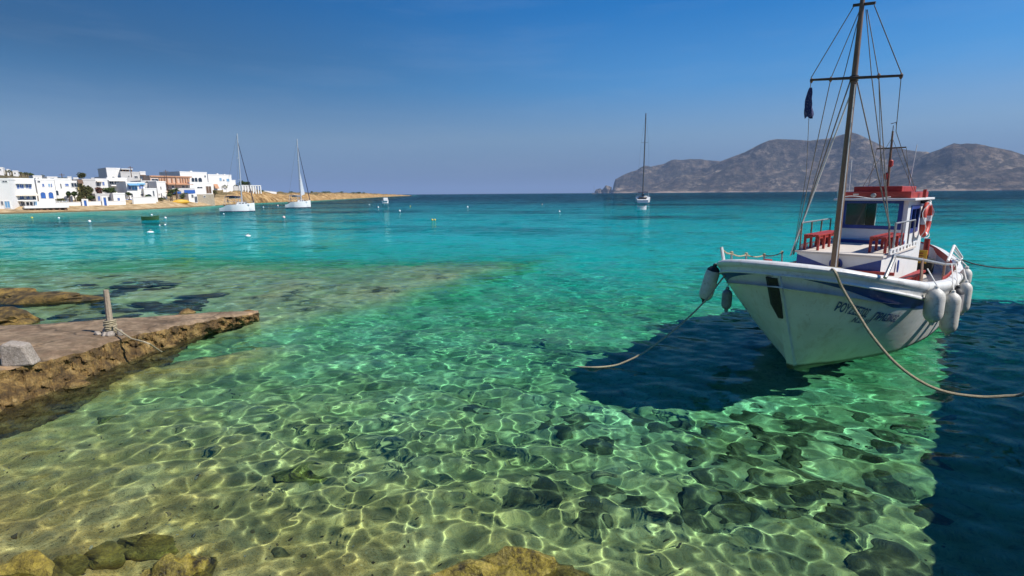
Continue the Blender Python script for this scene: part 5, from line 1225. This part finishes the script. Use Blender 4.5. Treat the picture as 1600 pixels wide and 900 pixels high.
# lettering on the bows
def letters(text, px0, py0, px1, py1, hgt, sg, shear=.25, flip=False):
    cu = bpy.data.curves.new('lettering', 'FONT'); cu.body = text; cu.size = 1; cu.shear = shear; cu.offset = .028
    ob = bpy.data.objects.new('lettering', cu); C.objects.link(ob); bpy.context.view_layer.update()
    me = bpy.data.meshes.new_from_object(ob.evaluated_get(bpy.context.evaluated_depsgraph_get())); bpy.data.objects.remove(ob)
    bm = bmesh.new(); bm.from_mesh(me); bmesh.ops.triangulate(bm, faces=bm.faces)
    xs = [v.co.x for v in bm.verts]; xa, xb = min(xs), max(xs)
    def inv(px, py):
        best = None; o_, mi = None, 1e9
        for i in range(2, 200):
            s = (i / 200) * .6
            for j in range(20, 100, 2):
                p = hull(s, j / 100); w_ = Bm @ Vector((p.x, -p.y * sg, p.z)); l = _cm.inverted() @ w_
                e = (800 - 800 * l.x / l.z - px) ** 2 + (450 + 800 * l.y / l.z - py) ** 2
                if e < mi: mi = e; best = (s, j / 100)
        return best
    s0, f0 = inv(px0, py0); s1, f1 = inv(px1, py1)
    for v in bm.verts:
        a = (v.co.x - xa) / (xb - xa); s = s0 + (s1 - s0) * a; f = f0 + (f1 - f0) * a + v.co.y * hgt / 1.35 / .7
        p = hull(s, f) + hnorm(s, f) * .007; v.co = (p.x, -p.y * sg, p.z)
    bm.to_mesh(me); bm.free(); me.materials.append(M['stripe'])
    o = bpy.data.objects.new('lettering', me); C.objects.link(o); o.parent = hull_o; return o
letters('ΡΟΥΣΣΕΤΟΣ', 1303, 486, 1353, 496, .115, 1, .3)
letters('ΠΡΑΣΙΝΟΣ', 1361, 499, 1398, 503, .115, 1, .3)
letters('Ν.Σ. 117', 1330, 503, 1357, 507, .07, 1, .3)
letters('ΠΡΑΣΙΝΟΣ', 1147, 474, 1176, 468, .10, -1, -.1)
letters('Ν.Σ.', 1157, 486, 1168, 483, .07, -1, -.1)
# benches standing on the trunk deck
def bench(p0, p1, w_, label, nleg):
    p0, p1 = Vector(p0), Vector(p1); d = (p1 - p0); ln_ = d.length; hgt = .34
    root = empty('bench', Bm @ p0, TH + math.atan2(d.y, d.x), label, 'bench')
    for k in range(3): MB().span((-.03, -w_ / 2 + k * w_ / 3 + .008, hgt - .03), (ln_ + .03, -w_ / 2 + (k + 1) * w_ / 3 - .008, hgt)).build('seat_slat', M['red'], root)
    for s_ in (-1, 1): MB().span((0, s_ * (w_ / 2 - .045) - .012, hgt - .095), (ln_, s_ * (w_ / 2 - .045) + .012, hgt - .032)).build('apron', M['red'], root)
    for x in np.linspace(.04, ln_ - .04, nleg):
        for s_ in (-1, 1): MB().span((x - .022, s_ * (w_ / 2 - .02) - .022, 0), (x + .022, s_ * (w_ / 2 - .02) + .022, hgt - .032)).build('leg', M['red'], root)
    return root
z_ = TZ + .034
bench(L3(2.85, .56, z_), L3(4.35, .58, z_ + .02), .30, 'red slatted bench nearer the wheelhouse window, in front of the steel rail on the right', 4)
bench(L3(2.62, -.60, z_), L3(4.3, -.62, z_ + .02), .30, 'red slatted bench left of the mast with six picket legs', 5)
# lifebuoy on the wheelhouse side
lb_ = empty('lifebuoy', Bm @ L3(6.2, .80, 2.50), TH, 'red and white lifebuoy hanging on the wheelhouse wall', 'lifebuoy')
def arc_torus(a0, a1, R_, r_, n, k=10):
    mb = MB(); mb.tube([(R_ * math.cos(a), 0, R_ * math.sin(a)) for a in np.linspace(a0, a1, n)], r_, k); return mb
for i in range(4):
    a = i * math.pi / 2 + .25; arc_torus(a, a + 1.17, .37, .062, 10).build('ring_section', M['orange_red'], lb_, True); arc_torus(a + 1.17, a + 1.571, .37, .064, 5).build('white_band', M['white'], lb_, True)
MB().tube([(0.45 * math.cos(a), -.05 * math.sin(4 * a) - .03, 0.45 * math.sin(a)) for a in np.linspace(0, 6.283, 33)], .010, 5).build('grab_line', M['white_rope'], lb_)
MB().span((-.06, .0, .38), (.06, .14, .47)).build('hanger', M['black'], lb_)
# fenders
def fender(px_t, py_t, px_b, py_b, v, r_, label, mat='fender', tip='fender', hang=None, tilt=0):
    a = on_v(px_t, py_t, v); b_ = on_v(px_b, py_b, v); d_ = bd(px_b, py_b); o_ = bo(); b_ = o_ + d_ * ((a.x - o_.x) / d_.x); b_.y = a.y if not tilt else b_.y
    ln_ = (a - b_).length; root = empty('fender', Bm @ b_, TH, label, 'fender', 'fenders hung along the fishing boat')
    ax = (a - b_).normalized().to_track_quat('Z', 'Y').to_matrix()
    pf = [(.02, 0), (.035, .012), (.04, .05)] + [(r_ * math.sin(t_), .05 + r_ * 1.25 * (1 - math.cos(t_))) for t_ in np.linspace(.35, 1.57, 6)] + [(r_ * math.sin(t_), ln_ - .05 - r_ * 1.25 * (1 - math.cos(t_))) for t_ in np.linspace(1.57, .35, 6)] + [(.04, ln_ - .05), (.035, ln_ - .012), (.02, ln_)]
    MB().lathe(pf, (0, 0, 0), 18, ax).build('body', M[mat], root, True)
    if tip != 'fender':
        pt = [(x * 1.03, z) for x, z in pf if z > ln_ - .17]
        MB().lathe(pt, (0, 0, 0), 18, ax).build('end_cap', M[tip], root, True)
        pt = [(x * 1.03, z) for x, z in pf if z < .13]
        MB().lathe(pt, (0, 0, 0), 18, ax).build('end_cap', M[tip], root, True)
    if hang is not None:
        hp = Vector(hang) - b_; MB().tube([a - b_, (a - b_).lerp(hp, .5), hp], .011, 5).build('lanyard', M['white_rope'], root)
    return root
fender(1464, 446, 1475, 511, 1.74, .145, 'biggest white fender, nearest the bow on the right side', hang=on_v(1449, 420, 1.55))
fender(1490, 453, 1502, 528, 1.80, .145, 'lowest white fender whose tip nearly touches the water', hang=on_v(1487, 412, 1.6))
fender(1497, 446, 1508, 500, 1.80, .12, 'grey fender with a black top between the white ones', 'fender_grey', 'black', on_v(1494, 413, 1.6))
fender(1510, 437, 1517, 494, 1.84, .125, 'white fender at the far end of the row', hang=on_v(1503, 408, 1.6))
fender(1511, 416, 1515, 452, 1.75, .11, 'highest small white fender behind the far end of the row', hang=on_v(1503, 408, 1.6))
fender(1118, 412, 1099, 473, -1.45, .135, 'slanting white fender with black tips off the left bow', 'fender', 'black', L3(-.1, -1.15, 1.86), tilt=1)
fender(1137, 448, 1139, 488, -1.62, .105, 'grimy grey fender half hidden behind the left bow', 'fender_grey', 'fender', L3(1.0, -1.5, 1.7))
# mooring ropes
def sag_rope(name, pts, r_, mat, label, n=10):
    P_ = [Vector(p) for p in pts]; out_ = []
    for i in range(len(P_) - 1):
        p0, p1, p2, p3 = P_[max(i - 1, 0)], P_[i], P_[i + 1], P_[min(i + 2, len(P_) - 1)]
        for f in np.linspace(0, 1, n, endpoint=False):
            out_.append(.5 * ((2 * p1) + (p2 - p0) * f + (2 * p0 - 5 * p1 + 4 * p2 - p3) * f * f + (3 * p1 - p0 - 3 * p2 + p3) * f ** 3))
    out_.append(P_[-1]); return tag(MB().tube(out_, r_, 7).build(name, M[mat], None, True), label, 'rope')
a = Bm @ L3(.2, -1.2, 1.9)
def at_d(px, py, y): d = ray(px, py); return Vector((0, 0, H)) + d * (y / d.y)
q0 = Bm @ on_v(1160, 405, -.9); q1 = Bm @ on_v(1144, 417, -1.05); yq = q1.y
wend = P(955, 573, .0)
pts = [q0, q1]
for f, (x, y) in ((.12, (1125, 440)), (.3, (1100, 472)), (.5, (1060, 510)), (.75, (1010, 548)), (.92, (975, 566))): pts.append(at_d(x, y, yq + (wend.y - yq) * f))
pts += [wend + Vector((0, 0, .015)), P(925, 574, .02), P(890, 572.5, -.03), P(850, 572, -.12)]
sag_rope('bow_mooring_rope', pts, .016, 'rope', 'thin mooring rope slanting from the left bow down into the water')
q0 = Bm @ on_v(1292, 421, .55); q1 = Bm @ on_v(1302, 424, .80)
qe = Vector((6.15, 4.75, QZ - .35)); ye = P(1600, 613, 1.0).y
pts = [Bm @ L3(.9, .2, 1.75), q1 + Vector((0, 0, .02))]
for f, (x, y) in ((.05, (1316, 450)), (.15, (1340, 490)), (.3, (1365, 528)), (.45, (1400, 568)), (.58, (1440, 597)), (.7, (1480, 613)), (.82, (1530, 620)), (.92, (1570, 619)), (1.0, (1602, 614))): pts.append(at_d(x, y, q1.y + (6.6 - q1.y) * f))
pts.append(pts[-1] + (pts[-1] - pts[-2]) * 1.2 + Vector((0, 0, .25)))
sag_rope('quay_mooring_rope', pts, .021, 'rope', 'thick twisted mooring rope looping from the bow rim towards the right edge')
q1 = Bm @ on_v(1503, 406, 1.45)
pts = [q1]
for f, (x, y) in ((.3, (1525, 413)), (.6, (1560, 418.5)), (.85, (1600, 419)), (1.0, (1640, 416))): pts.append(at_d(x, y, q1.y + 1.2 * f))
sag_rope('stern_mooring_rope', pts, .016, 'dark_rope', 'dark taut mooring rope leaving the stern towards the right edge')
# ---------------------------------------------------------------- yachts, small boats, buoys
M['gelcoat'] = paint('white_gelcoat', (.80, .80, .78), .25, .05, 1.0, bump=0)
M['alu'] = paint('grey_mast_alloy', (.55, .56, .58), .4, .1, 2.0, bump=0, metal=.3)
M['dark_alu'] = paint('dark_mast_alloy', (.16, .15, .15), .4, .2, 2.0, bump=0)
M['navy'] = paint('navy_canvas', (.015, .02, .06), .8, .3, 2.0, bump=0)
M['grey_canvas'] = paint('grey_canvas', (.36, .36, .38), .8, .2, 2.0, bump=0)
M['sail'] = paint('white_sail_cloth', (.80, .80, .80), .8, .05, 1.0, bump=0)
M['sea_green'] = paint('dark_green_boat_paint', (.03, .10, .03), .5, .3, 2.0, (.10, .2, .07), .4)
def yacht(label, bow, stern, y_wl, top_px, top_py, beam, free, canopy, mastmat, side=0, sail=False, stern_view=False):
    """bow, stern: pixel columns of the ends on the waterline row y_wl"""
    cx = (bow + stern) / 2; c = P(cx, y_wl(cx) if callable(y_wl) else y_wl); yw = y_wl
    a = P(stern, yw); b_ = P(bow, yw)
    if stern_view: d = Vector((c.x, c.y, 0)).normalized(); ln_ = 11.0 * side
    else:
        d = (b_ - a); d.z = 0; ln_ = d.length; d.normalize()
        # the hull lies at a slant to the view, so its true length is a little more
        rot = Matrix.Rotation(R(side), 3, 'Z'); vw = Vector((c.x, c.y, 0)).normalized(); pe = Vector((vw.y, -vw.x, 0)); ln_ *= d.dot(pe); d = rot @ d; ln_ /= d.dot(pe)
    c.z = 0
    root = empty('sailing_yacht', c, math.atan2(d.y, d.x), label, 'yacht', 'sailing yachts anchored in the bay')
    n = 22; secs = []
    for i in range(n + 1):
        f = i / n; x = (f - .5) * ln_
        w_ = beam / 2 * (min(1, .72 + .9 * f) if f < .4 else (1 - ((f - .4) / .6) ** 2.1)); w_ = max(w_, .03)
        zs = free * (1 + .18 * (f - .3) ** 2 * 2 + .12 * f) * (1 if f > .16 else .55 + .45 * f / .16)
        rk = .5 * (f > .9) * 0
        secs.append([(x - (.5 if f == 0 else 0), s_ * w_ * k, z) for s_, k, z in ((-1, 1, zs), (-1, .99, zs * .55), (-1, .93, 0.02), (-1, .45, -.35), (1, .45, -.35), (1, .93, .02), (1, .99, zs * .55), (1, 1, zs))])
    vs = [v for s_ in secs for v in s_]; mb = MB().add(vs, [(i * 8 + j, i * 8 + j + 1, (i + 1) * 8 + j + 1, (i + 1) * 8 + j) for i in range(n) for j in range(7)] + [(i * 8, (i + 1) * 8, (i + 1) * 8 + 7, i * 8 + 7) for i in range(n)] + [tuple(range(8)), tuple(n * 8 + j for j in range(7, -1, -1))])
    mb.build('hull', M['gelcoat'], root, True)
    wb = MB()
    for s_ in (-1, 1):
        pts = [Vector((s[1 if s_ < 0 else 6][0], s[1 if s_ < 0 else 6][1] * 1.015 , .10)) for s in secs]; wb.add([p + Vector((0, 0, z)) for p in [Vector((s[2][0], s_ * abs(s[2][1]) * 1.03 + s_ * .02, 0)) for s in secs] for z in (-.05, .14)], [(i * 2, (i + 1) * 2, (i + 1) * 2 + 1, i * 2 + 1) for i in range(n)])
    wb.build('boot_stripe', M['navy'], root)
    cab = MB(); cl, cw = ln_ * .42, beam * .30; x0 = -ln_ * .06
    ol = [(x0 - .0, free * 1.0), (x0 + .3, free + .55), (x0 + cl * .55, free + .48), (x0 + cl, free + .12), (x0 + cl, free * .95)]
    cab.prism(ol, -cw, cw); cb_ = cab.build('coachroof', M['gelcoat'], root)
    for s_ in (-1, 1):
        for k in range(3): MB().span((x0 + .6 + k * cl * .22, s_ * cw, free + .26), (x0 + .6 + k * cl * .22 + cl * .14, s_ * (cw + .02), free + .4)).build('window', M['pane'], cb_)
    ck = MB(); ck.span((-ln_ * .46, -beam * .28, free * .9), (-ln_ * .10, beam * .28, free * 1.06)); ck.build('cockpit', M['timber'], root)
    cz = free + 1.75; cv = MB()
    rowz = [(-ln_ * .40, cz - .1), (-ln_ * .3, cz + .06), (-ln_ * .18, cz + .1), (-ln_ * .02, cz - .02)]
    cvs = [(x, s_ * beam * .36, z - (.1 if abs(s_) == 1 else 0)) for x, z in rowz for s_ in (-1, -.5, .5, 1)]
    cvs = cvs + [(x, y, z - .08) for x, y, z in cvs]
    fs = [(i * 4 + j, (i + 1) * 4 + j, (i + 1) * 4 + j + 1, i * 4 + j + 1) for i in range(3) for j in range(3)]; fs += [tuple(16 + v for v in f[::-1]) for f in fs]
    cv.add(cvs, fs).build('bimini', M[canopy], root)
    for x in (-ln_ * .38, -ln_ * .05):
        for s_ in (-1, 1): MB().tube([(x, s_ * beam * .36, free), (x, s_ * beam * .36, cz - .15)], .03, 5).build('bimini_leg', M['alu'], root)
    MB().lathe([(.05, -.03), (.38, -.03), (.42, 0), (.38, .03), (.05, .03)], (-ln_ * .34, 0, free + .75), 14, Matrix.Rotation(R(90), 3, 'Y')).build('steering_wheel', M['dark_alu'], root)
    # mast: foot on the coachroof, head where its tip shows
    xm = ln_ * .10; rootm = Matrix.Translation(c) @ Matrix.Rotation(math.atan2(d.y, d.x), 4, 'Z')
    foot = rootm @ Vector((xm, 0, free)); dist = math.hypot(foot.x, foot.y); tip = PD(top_px, top_py, dist); ht = tip.z
    ml = rootm.inverted() @ tip; tipl = Vector((xm + np.clip(ml.x - xm, -1.0, 1.0) * .6, 0, ht))
    rm = ht * .0085
    mo = MB().tube([(xm, 0, free * .8), tipl], [rm, rm * .7], 8).build('mast', M[mastmat], root, True)
    for f in (.36, .66):
        p = Vector((xm, 0, free)).lerp(tipl, f); w_ = beam * .30 * (1.15 - f * .5)
        MB().tube([p + Vector((-.2, -w_, 0)), p, p + Vector((-.2, w_, 0))], .045, 5).build('spreader', M[mastmat], mo)
    bl = MB(); by = free + 1.35
    bm_ = bl.tube([(xm, 0, by), (xm - ln_ * .40, 0, by + .05)], .12, 6).build('boom', M[mastmat], root); MB().tube([(xm - .2, 0, by + .22), (xm - ln_ * .22, 0, by + .25), (xm - ln_ * .38, 0, by + .18)], [.16, .22, .12], 8).build('furled_sail', M[canopy], bm_, True)
    bowp = Vector((ln_ * .48, 0, free * 1.3)); MB().tube([bowp, tipl * .92 + Vector((bowp.x * .0, 0, 0))], [.10, .05], 6).build('furled_jib', M['navy'], root)
    MB().tube([(-ln_ * .48, 0, free), tipl], .02, 4).build('backstay', M['dark_alu'], root)
    for s_ in (-1, 1): MB().tube([(xm - .3, s_ * beam * .46, free), Vector((xm, 0, free)).lerp(tipl, .66) + Vector((-.2, s_ * beam * .24, 0)), tipl], .018, 4).build('shroud', M['dark_alu'], root)
    for s_ in (-1, 1):
        rp_ = [(x, s_ * beam / 2 * (min(1, .72 + .9 * (x / ln_ + .5)) if x / ln_ + .5 < .4 else (1 - ((x / ln_ + .1) / .6) ** 2.1)) * .95, free * 1.1 + .6) for x in np.linspace(-ln_ * .44, ln_ * .42, 9)]
        lr = MB().tube(rp_, .02, 4).build('guard_rail', M['alu'], root)
        for p in rp_[::2]: MB().tube([p, (p[0], p[1], p[2] - .7)], .02, 4).build('stanchion', M['alu'], lr)
    if sail:
        MB().add([(xm + .12, .02, free + 1.6), (xm + 1.0, .06, free + 2.0), (xm + .25, .02, ht * .52), (xm + .12, -.10, free + 1.6), (xm + 1.0, -.06, free + 2.0), (xm + .25, -.02, ht * .52)], [(0, 1, 2), (5, 4, 3), (0, 3, 4, 1), (1, 4, 5, 2), (2, 5, 3, 0)]).build('hoisted_sail', M['sail'], root)
    return root
yacht('white yacht with a long dark cockpit awning, anchored near the beach', 399, 350, 330.5, 373, 209, 3.6, 1.35, 'navy', 'alu', 30)
yacht('white yacht with white sail hoisted part way, anchored off the ochre headland', 486, 450, 324.5, 465, 217, 3.8, 1.45, 'grey_canvas', 'alu', 35, True)
yacht('white yacht seen from astern with a dark bimini and dark mast, anchored below the island', 1018, 990, 316.5, 1010, 177, 4.6, 1.6, 'navy', 'dark_alu', 1.15, False, True)
def rowboat(name, label, x0, x1, y_, mat, in_mat, h, ang=0, cat='boat'):
    a, b_ = P(x0, y_), P(x1, y_); c = (a + b_) / 2; d = b_ - a; vw = Vector((c.x, c.y, 0)).normalized(); pe = Vector((vw.y, -vw.x, 0)); ln_ = abs(d.dot(pe)); d = pe; ln_ /= math.cos(R(ang)); root = empty(name, (c.x, c.y, 0), math.atan2(d.y, d.x) + R(ang), label, cat)
    n = 16; beam = ln_ * .36; vs = []; inn = []
    for i in range(n + 1):
        f = i / n; x = (f - .5) * ln_; w_ = max(.04, beam / 2 * (min(1, .75 + 1.0 * f) if f < .35 else 1 - ((f - .35) / .65) ** 2.3)); zs = h * (1 + .5 * (f - .4) ** 2 * 2)
        vs += [(x, -w_, zs), (x, -w_ * .85, zs * .4), (x, -w_ * .4, -.15), (x, w_ * .4, -.15), (x, w_ * .85, zs * .4), (x, w_, zs)]
        inn += [(x, -w_ * .93, zs), (x, -w_ * .6, h * .25), (x, w_ * .6, h * .25), (x, w_ * .93, zs)]
    MB().add(vs, [(i * 6 + j, i * 6 + j + 1, (i + 1) * 6 + j + 1, (i + 1) * 6 + j) for i in range(n) for j in range(5)] + [tuple(range(6))]).build('hull', M[mat], root, True)
    MB().add(inn, [(i * 4 + j, i * 4 + j + 1, (i + 1) * 4 + j + 1, (i + 1) * 4 + j) for i in range(n) for j in range(3)]).build('inner_hull', M[in_mat], root, True)
    for s_ in (0, 5): MB().tube([Vector(vs[i * 6 + s_]) for i in range(n + 1)], h * .08, 6).build('gunwale', M[in_mat], root, True)
    for f in (.3, .55, .8):
        w_ = beam * .45 * (1 if f < .7 else .6); MB().span(((f - .5) * ln_ - .12, -w_, h * .7), ((f - .5) * ln_ + .12, w_, h * .78)).build('thwart', M['timber'], root)
    return root
rowboat('rowing_boat', 'empty dark green rowing boat moored off the beach', 221, 249, 344, 'sea_green', 'sea_green', .45, 0)
rowboat('dinghy', 'small white dinghy floating behind the yacht seen from astern', 996, 1010, 328, 'gelcoat', 'grey_canvas', .6, 20, 'dinghy')
rb = rowboat('motor_boat', 'small white motor boat near the tip of the headland', 597, 607, 317.5, 'gelcoat', 'timber', 1.0, 15)
MB().span((-.8, -.7, .8), (.9, .7, 2.0)).build('cuddy', M['gelcoat'], rb, False, .1)
yb2 = PD(928, 299.5, 1500); fy = empty('distant_yacht', (yb2.x, yb2.y, 0), .3, 'tiny dark yacht on the horizon left of the island', 'yacht')
MB().prism([(-6, 0), (6, 0), (8, 1.9), (-6.5, 1.6)], -1.6, 1.6).build('hull', M['dark_alu'], fy)
MB().tube([(0, 0, 1.5), (0, 0, 24)], .16, 6).build('mast', M['dark_alu'], fy); MB().tube([(-5, 0, 3), (0, 0, 3.2)], .3, 6).build('boom', M['dark_alu'], fy); MB().tube([(7, 0, 2), (0, 0, 22)], .1, 4).build('furled_jib', M['grey_canvas'], fy)
# buoys
M['buoy_white'] = paint('white_buoy', (.85, .84, .82), .4, .05, 2, bump=0); M['buoy_yellow'] = paint('yellow_buoy', (.75, .55, .08), .4, .1, 2, bump=0); M['buoy_pink'] = paint('pinkish_buoy', (.75, .55, .5), .4, .1, 2, bump=0)
def buoy(x, y, dpx, label, mat='buoy_white', squash=1.0):
    c = P(x, y + dpx * .4); dist = math.hypot(c.x, c.y); r_ = dpx / 2 * (c - Vector((0, 0, H))).length / 800 * .9
    root = empty('buoy', (c.x, c.y, 0), 0, label, 'buoy', 'mooring buoys floating in the bay')
    pf = [(max(.01, r_ * math.sin(t_)), r_ * squash * (.45 - math.cos(t_))) for t_ in np.linspace(.05, 3.09, 12)]
    MB().lathe(pf, (0, 0, 0), 14).build('float', M[mat], root, True)
    MB().tube([(r_ * .25 * math.cos(a), 0, r_ * squash * 1.4 + r_ * .3 + r_ * .25 * math.sin(a)) for a in np.linspace(-1.2, 4.3, 9)], r_ * .09, 5).build('eye', M['steel'], root)
for q in ((92, 340.5, 2.6, 'white buoy nearest the hotel terrace'), (140, 345.5, 3.6, 'white buoy below the white garden wall, left of the green rowing boat'), (237, 335.5, 2.6, 'white buoy just behind the green rowing boat'), (258.5, 340, 3.2, 'white buoy just right of the green rowing boat'),
          (258, 351, 2.8, 'white buoy floating below the green rowing boat at its right'), (249.5, 352, 2.0, 'tiny pale buoy beside the buoy below the green rowing boat'), (349.5, 334, 2.0, 'small pale buoy under the stern of the left yacht'),
          (411.5, 323.5, 2.0, 'tiny pale buoy between the two yachts by the headland'), (591, 323.5, 2.8, 'white buoy just left below the small motor boat'), (624.5, 329, 3.4, 'white buoy right below the small motor boat'), (577, 319.5, 1.8, 'tiny white buoy left of the small motor boat'), (730.5, 323, 3, 'white buoy alone in open water right of the headland tip'), (874, 330, 3.2, 'white buoy alone in open water left of the dinghy')):
    buoy(*q)
buoy(443.5, 339, 4.6, 'pinkish white ball buoy below the yacht off the headland', 'buoy_pink'); buoy(434, 321, 2.6, 'pinkish buoy just left of the yacht off the headland', 'buoy_pink'); buoy(50, 340, 2.4, 'yellowish buoy off the hotel', 'buoy_yellow')
buoy(641, 322, 2.0, 'tiny orange buoy right of the small motor boat', 'buoy_yellow'); buoy(847, 319, 2.0, 'tiny orange buoy left of the yacht seen from astern', 'buoy_pink')
buoy(675.5, 343, 3.6, 'left ball of the pair of yellow buoys in open water', 'buoy_yellow'); buoy(679.5, 343, 3.6, 'right ball of the pair of yellow buoys in open water', 'buoy_yellow')
buoy(235, 360, 9.0, 'flat white float left of the other flat float', 'buoy_white', .35); buoy(387.5, 366.5, 8.0, 'flat white float below the left yacht', 'buoy_white', .5)
# ---------------------------------------------------------------- haze
m, t, b = nodes('sea_haze'); t.nodes.clear(); out = N(t, 'ShaderNodeOutputMaterial')
pv_ = N(t, 'ShaderNodeVolumePrincipled'); pv_.inputs['Color'].default_value = (0.43, 0.60, 0.90, 1); pv_.inputs['Density'].default_value = HAZE; pv_.inputs['Anisotropy'].default_value = 0.0
t.links.new(pv_.outputs[0], out.inputs['Volume'])
hb = MB().span((-45000, -45000, -41), (45000, 45000, 420)).build('haze', m); hb['kind'] = 'stuff'
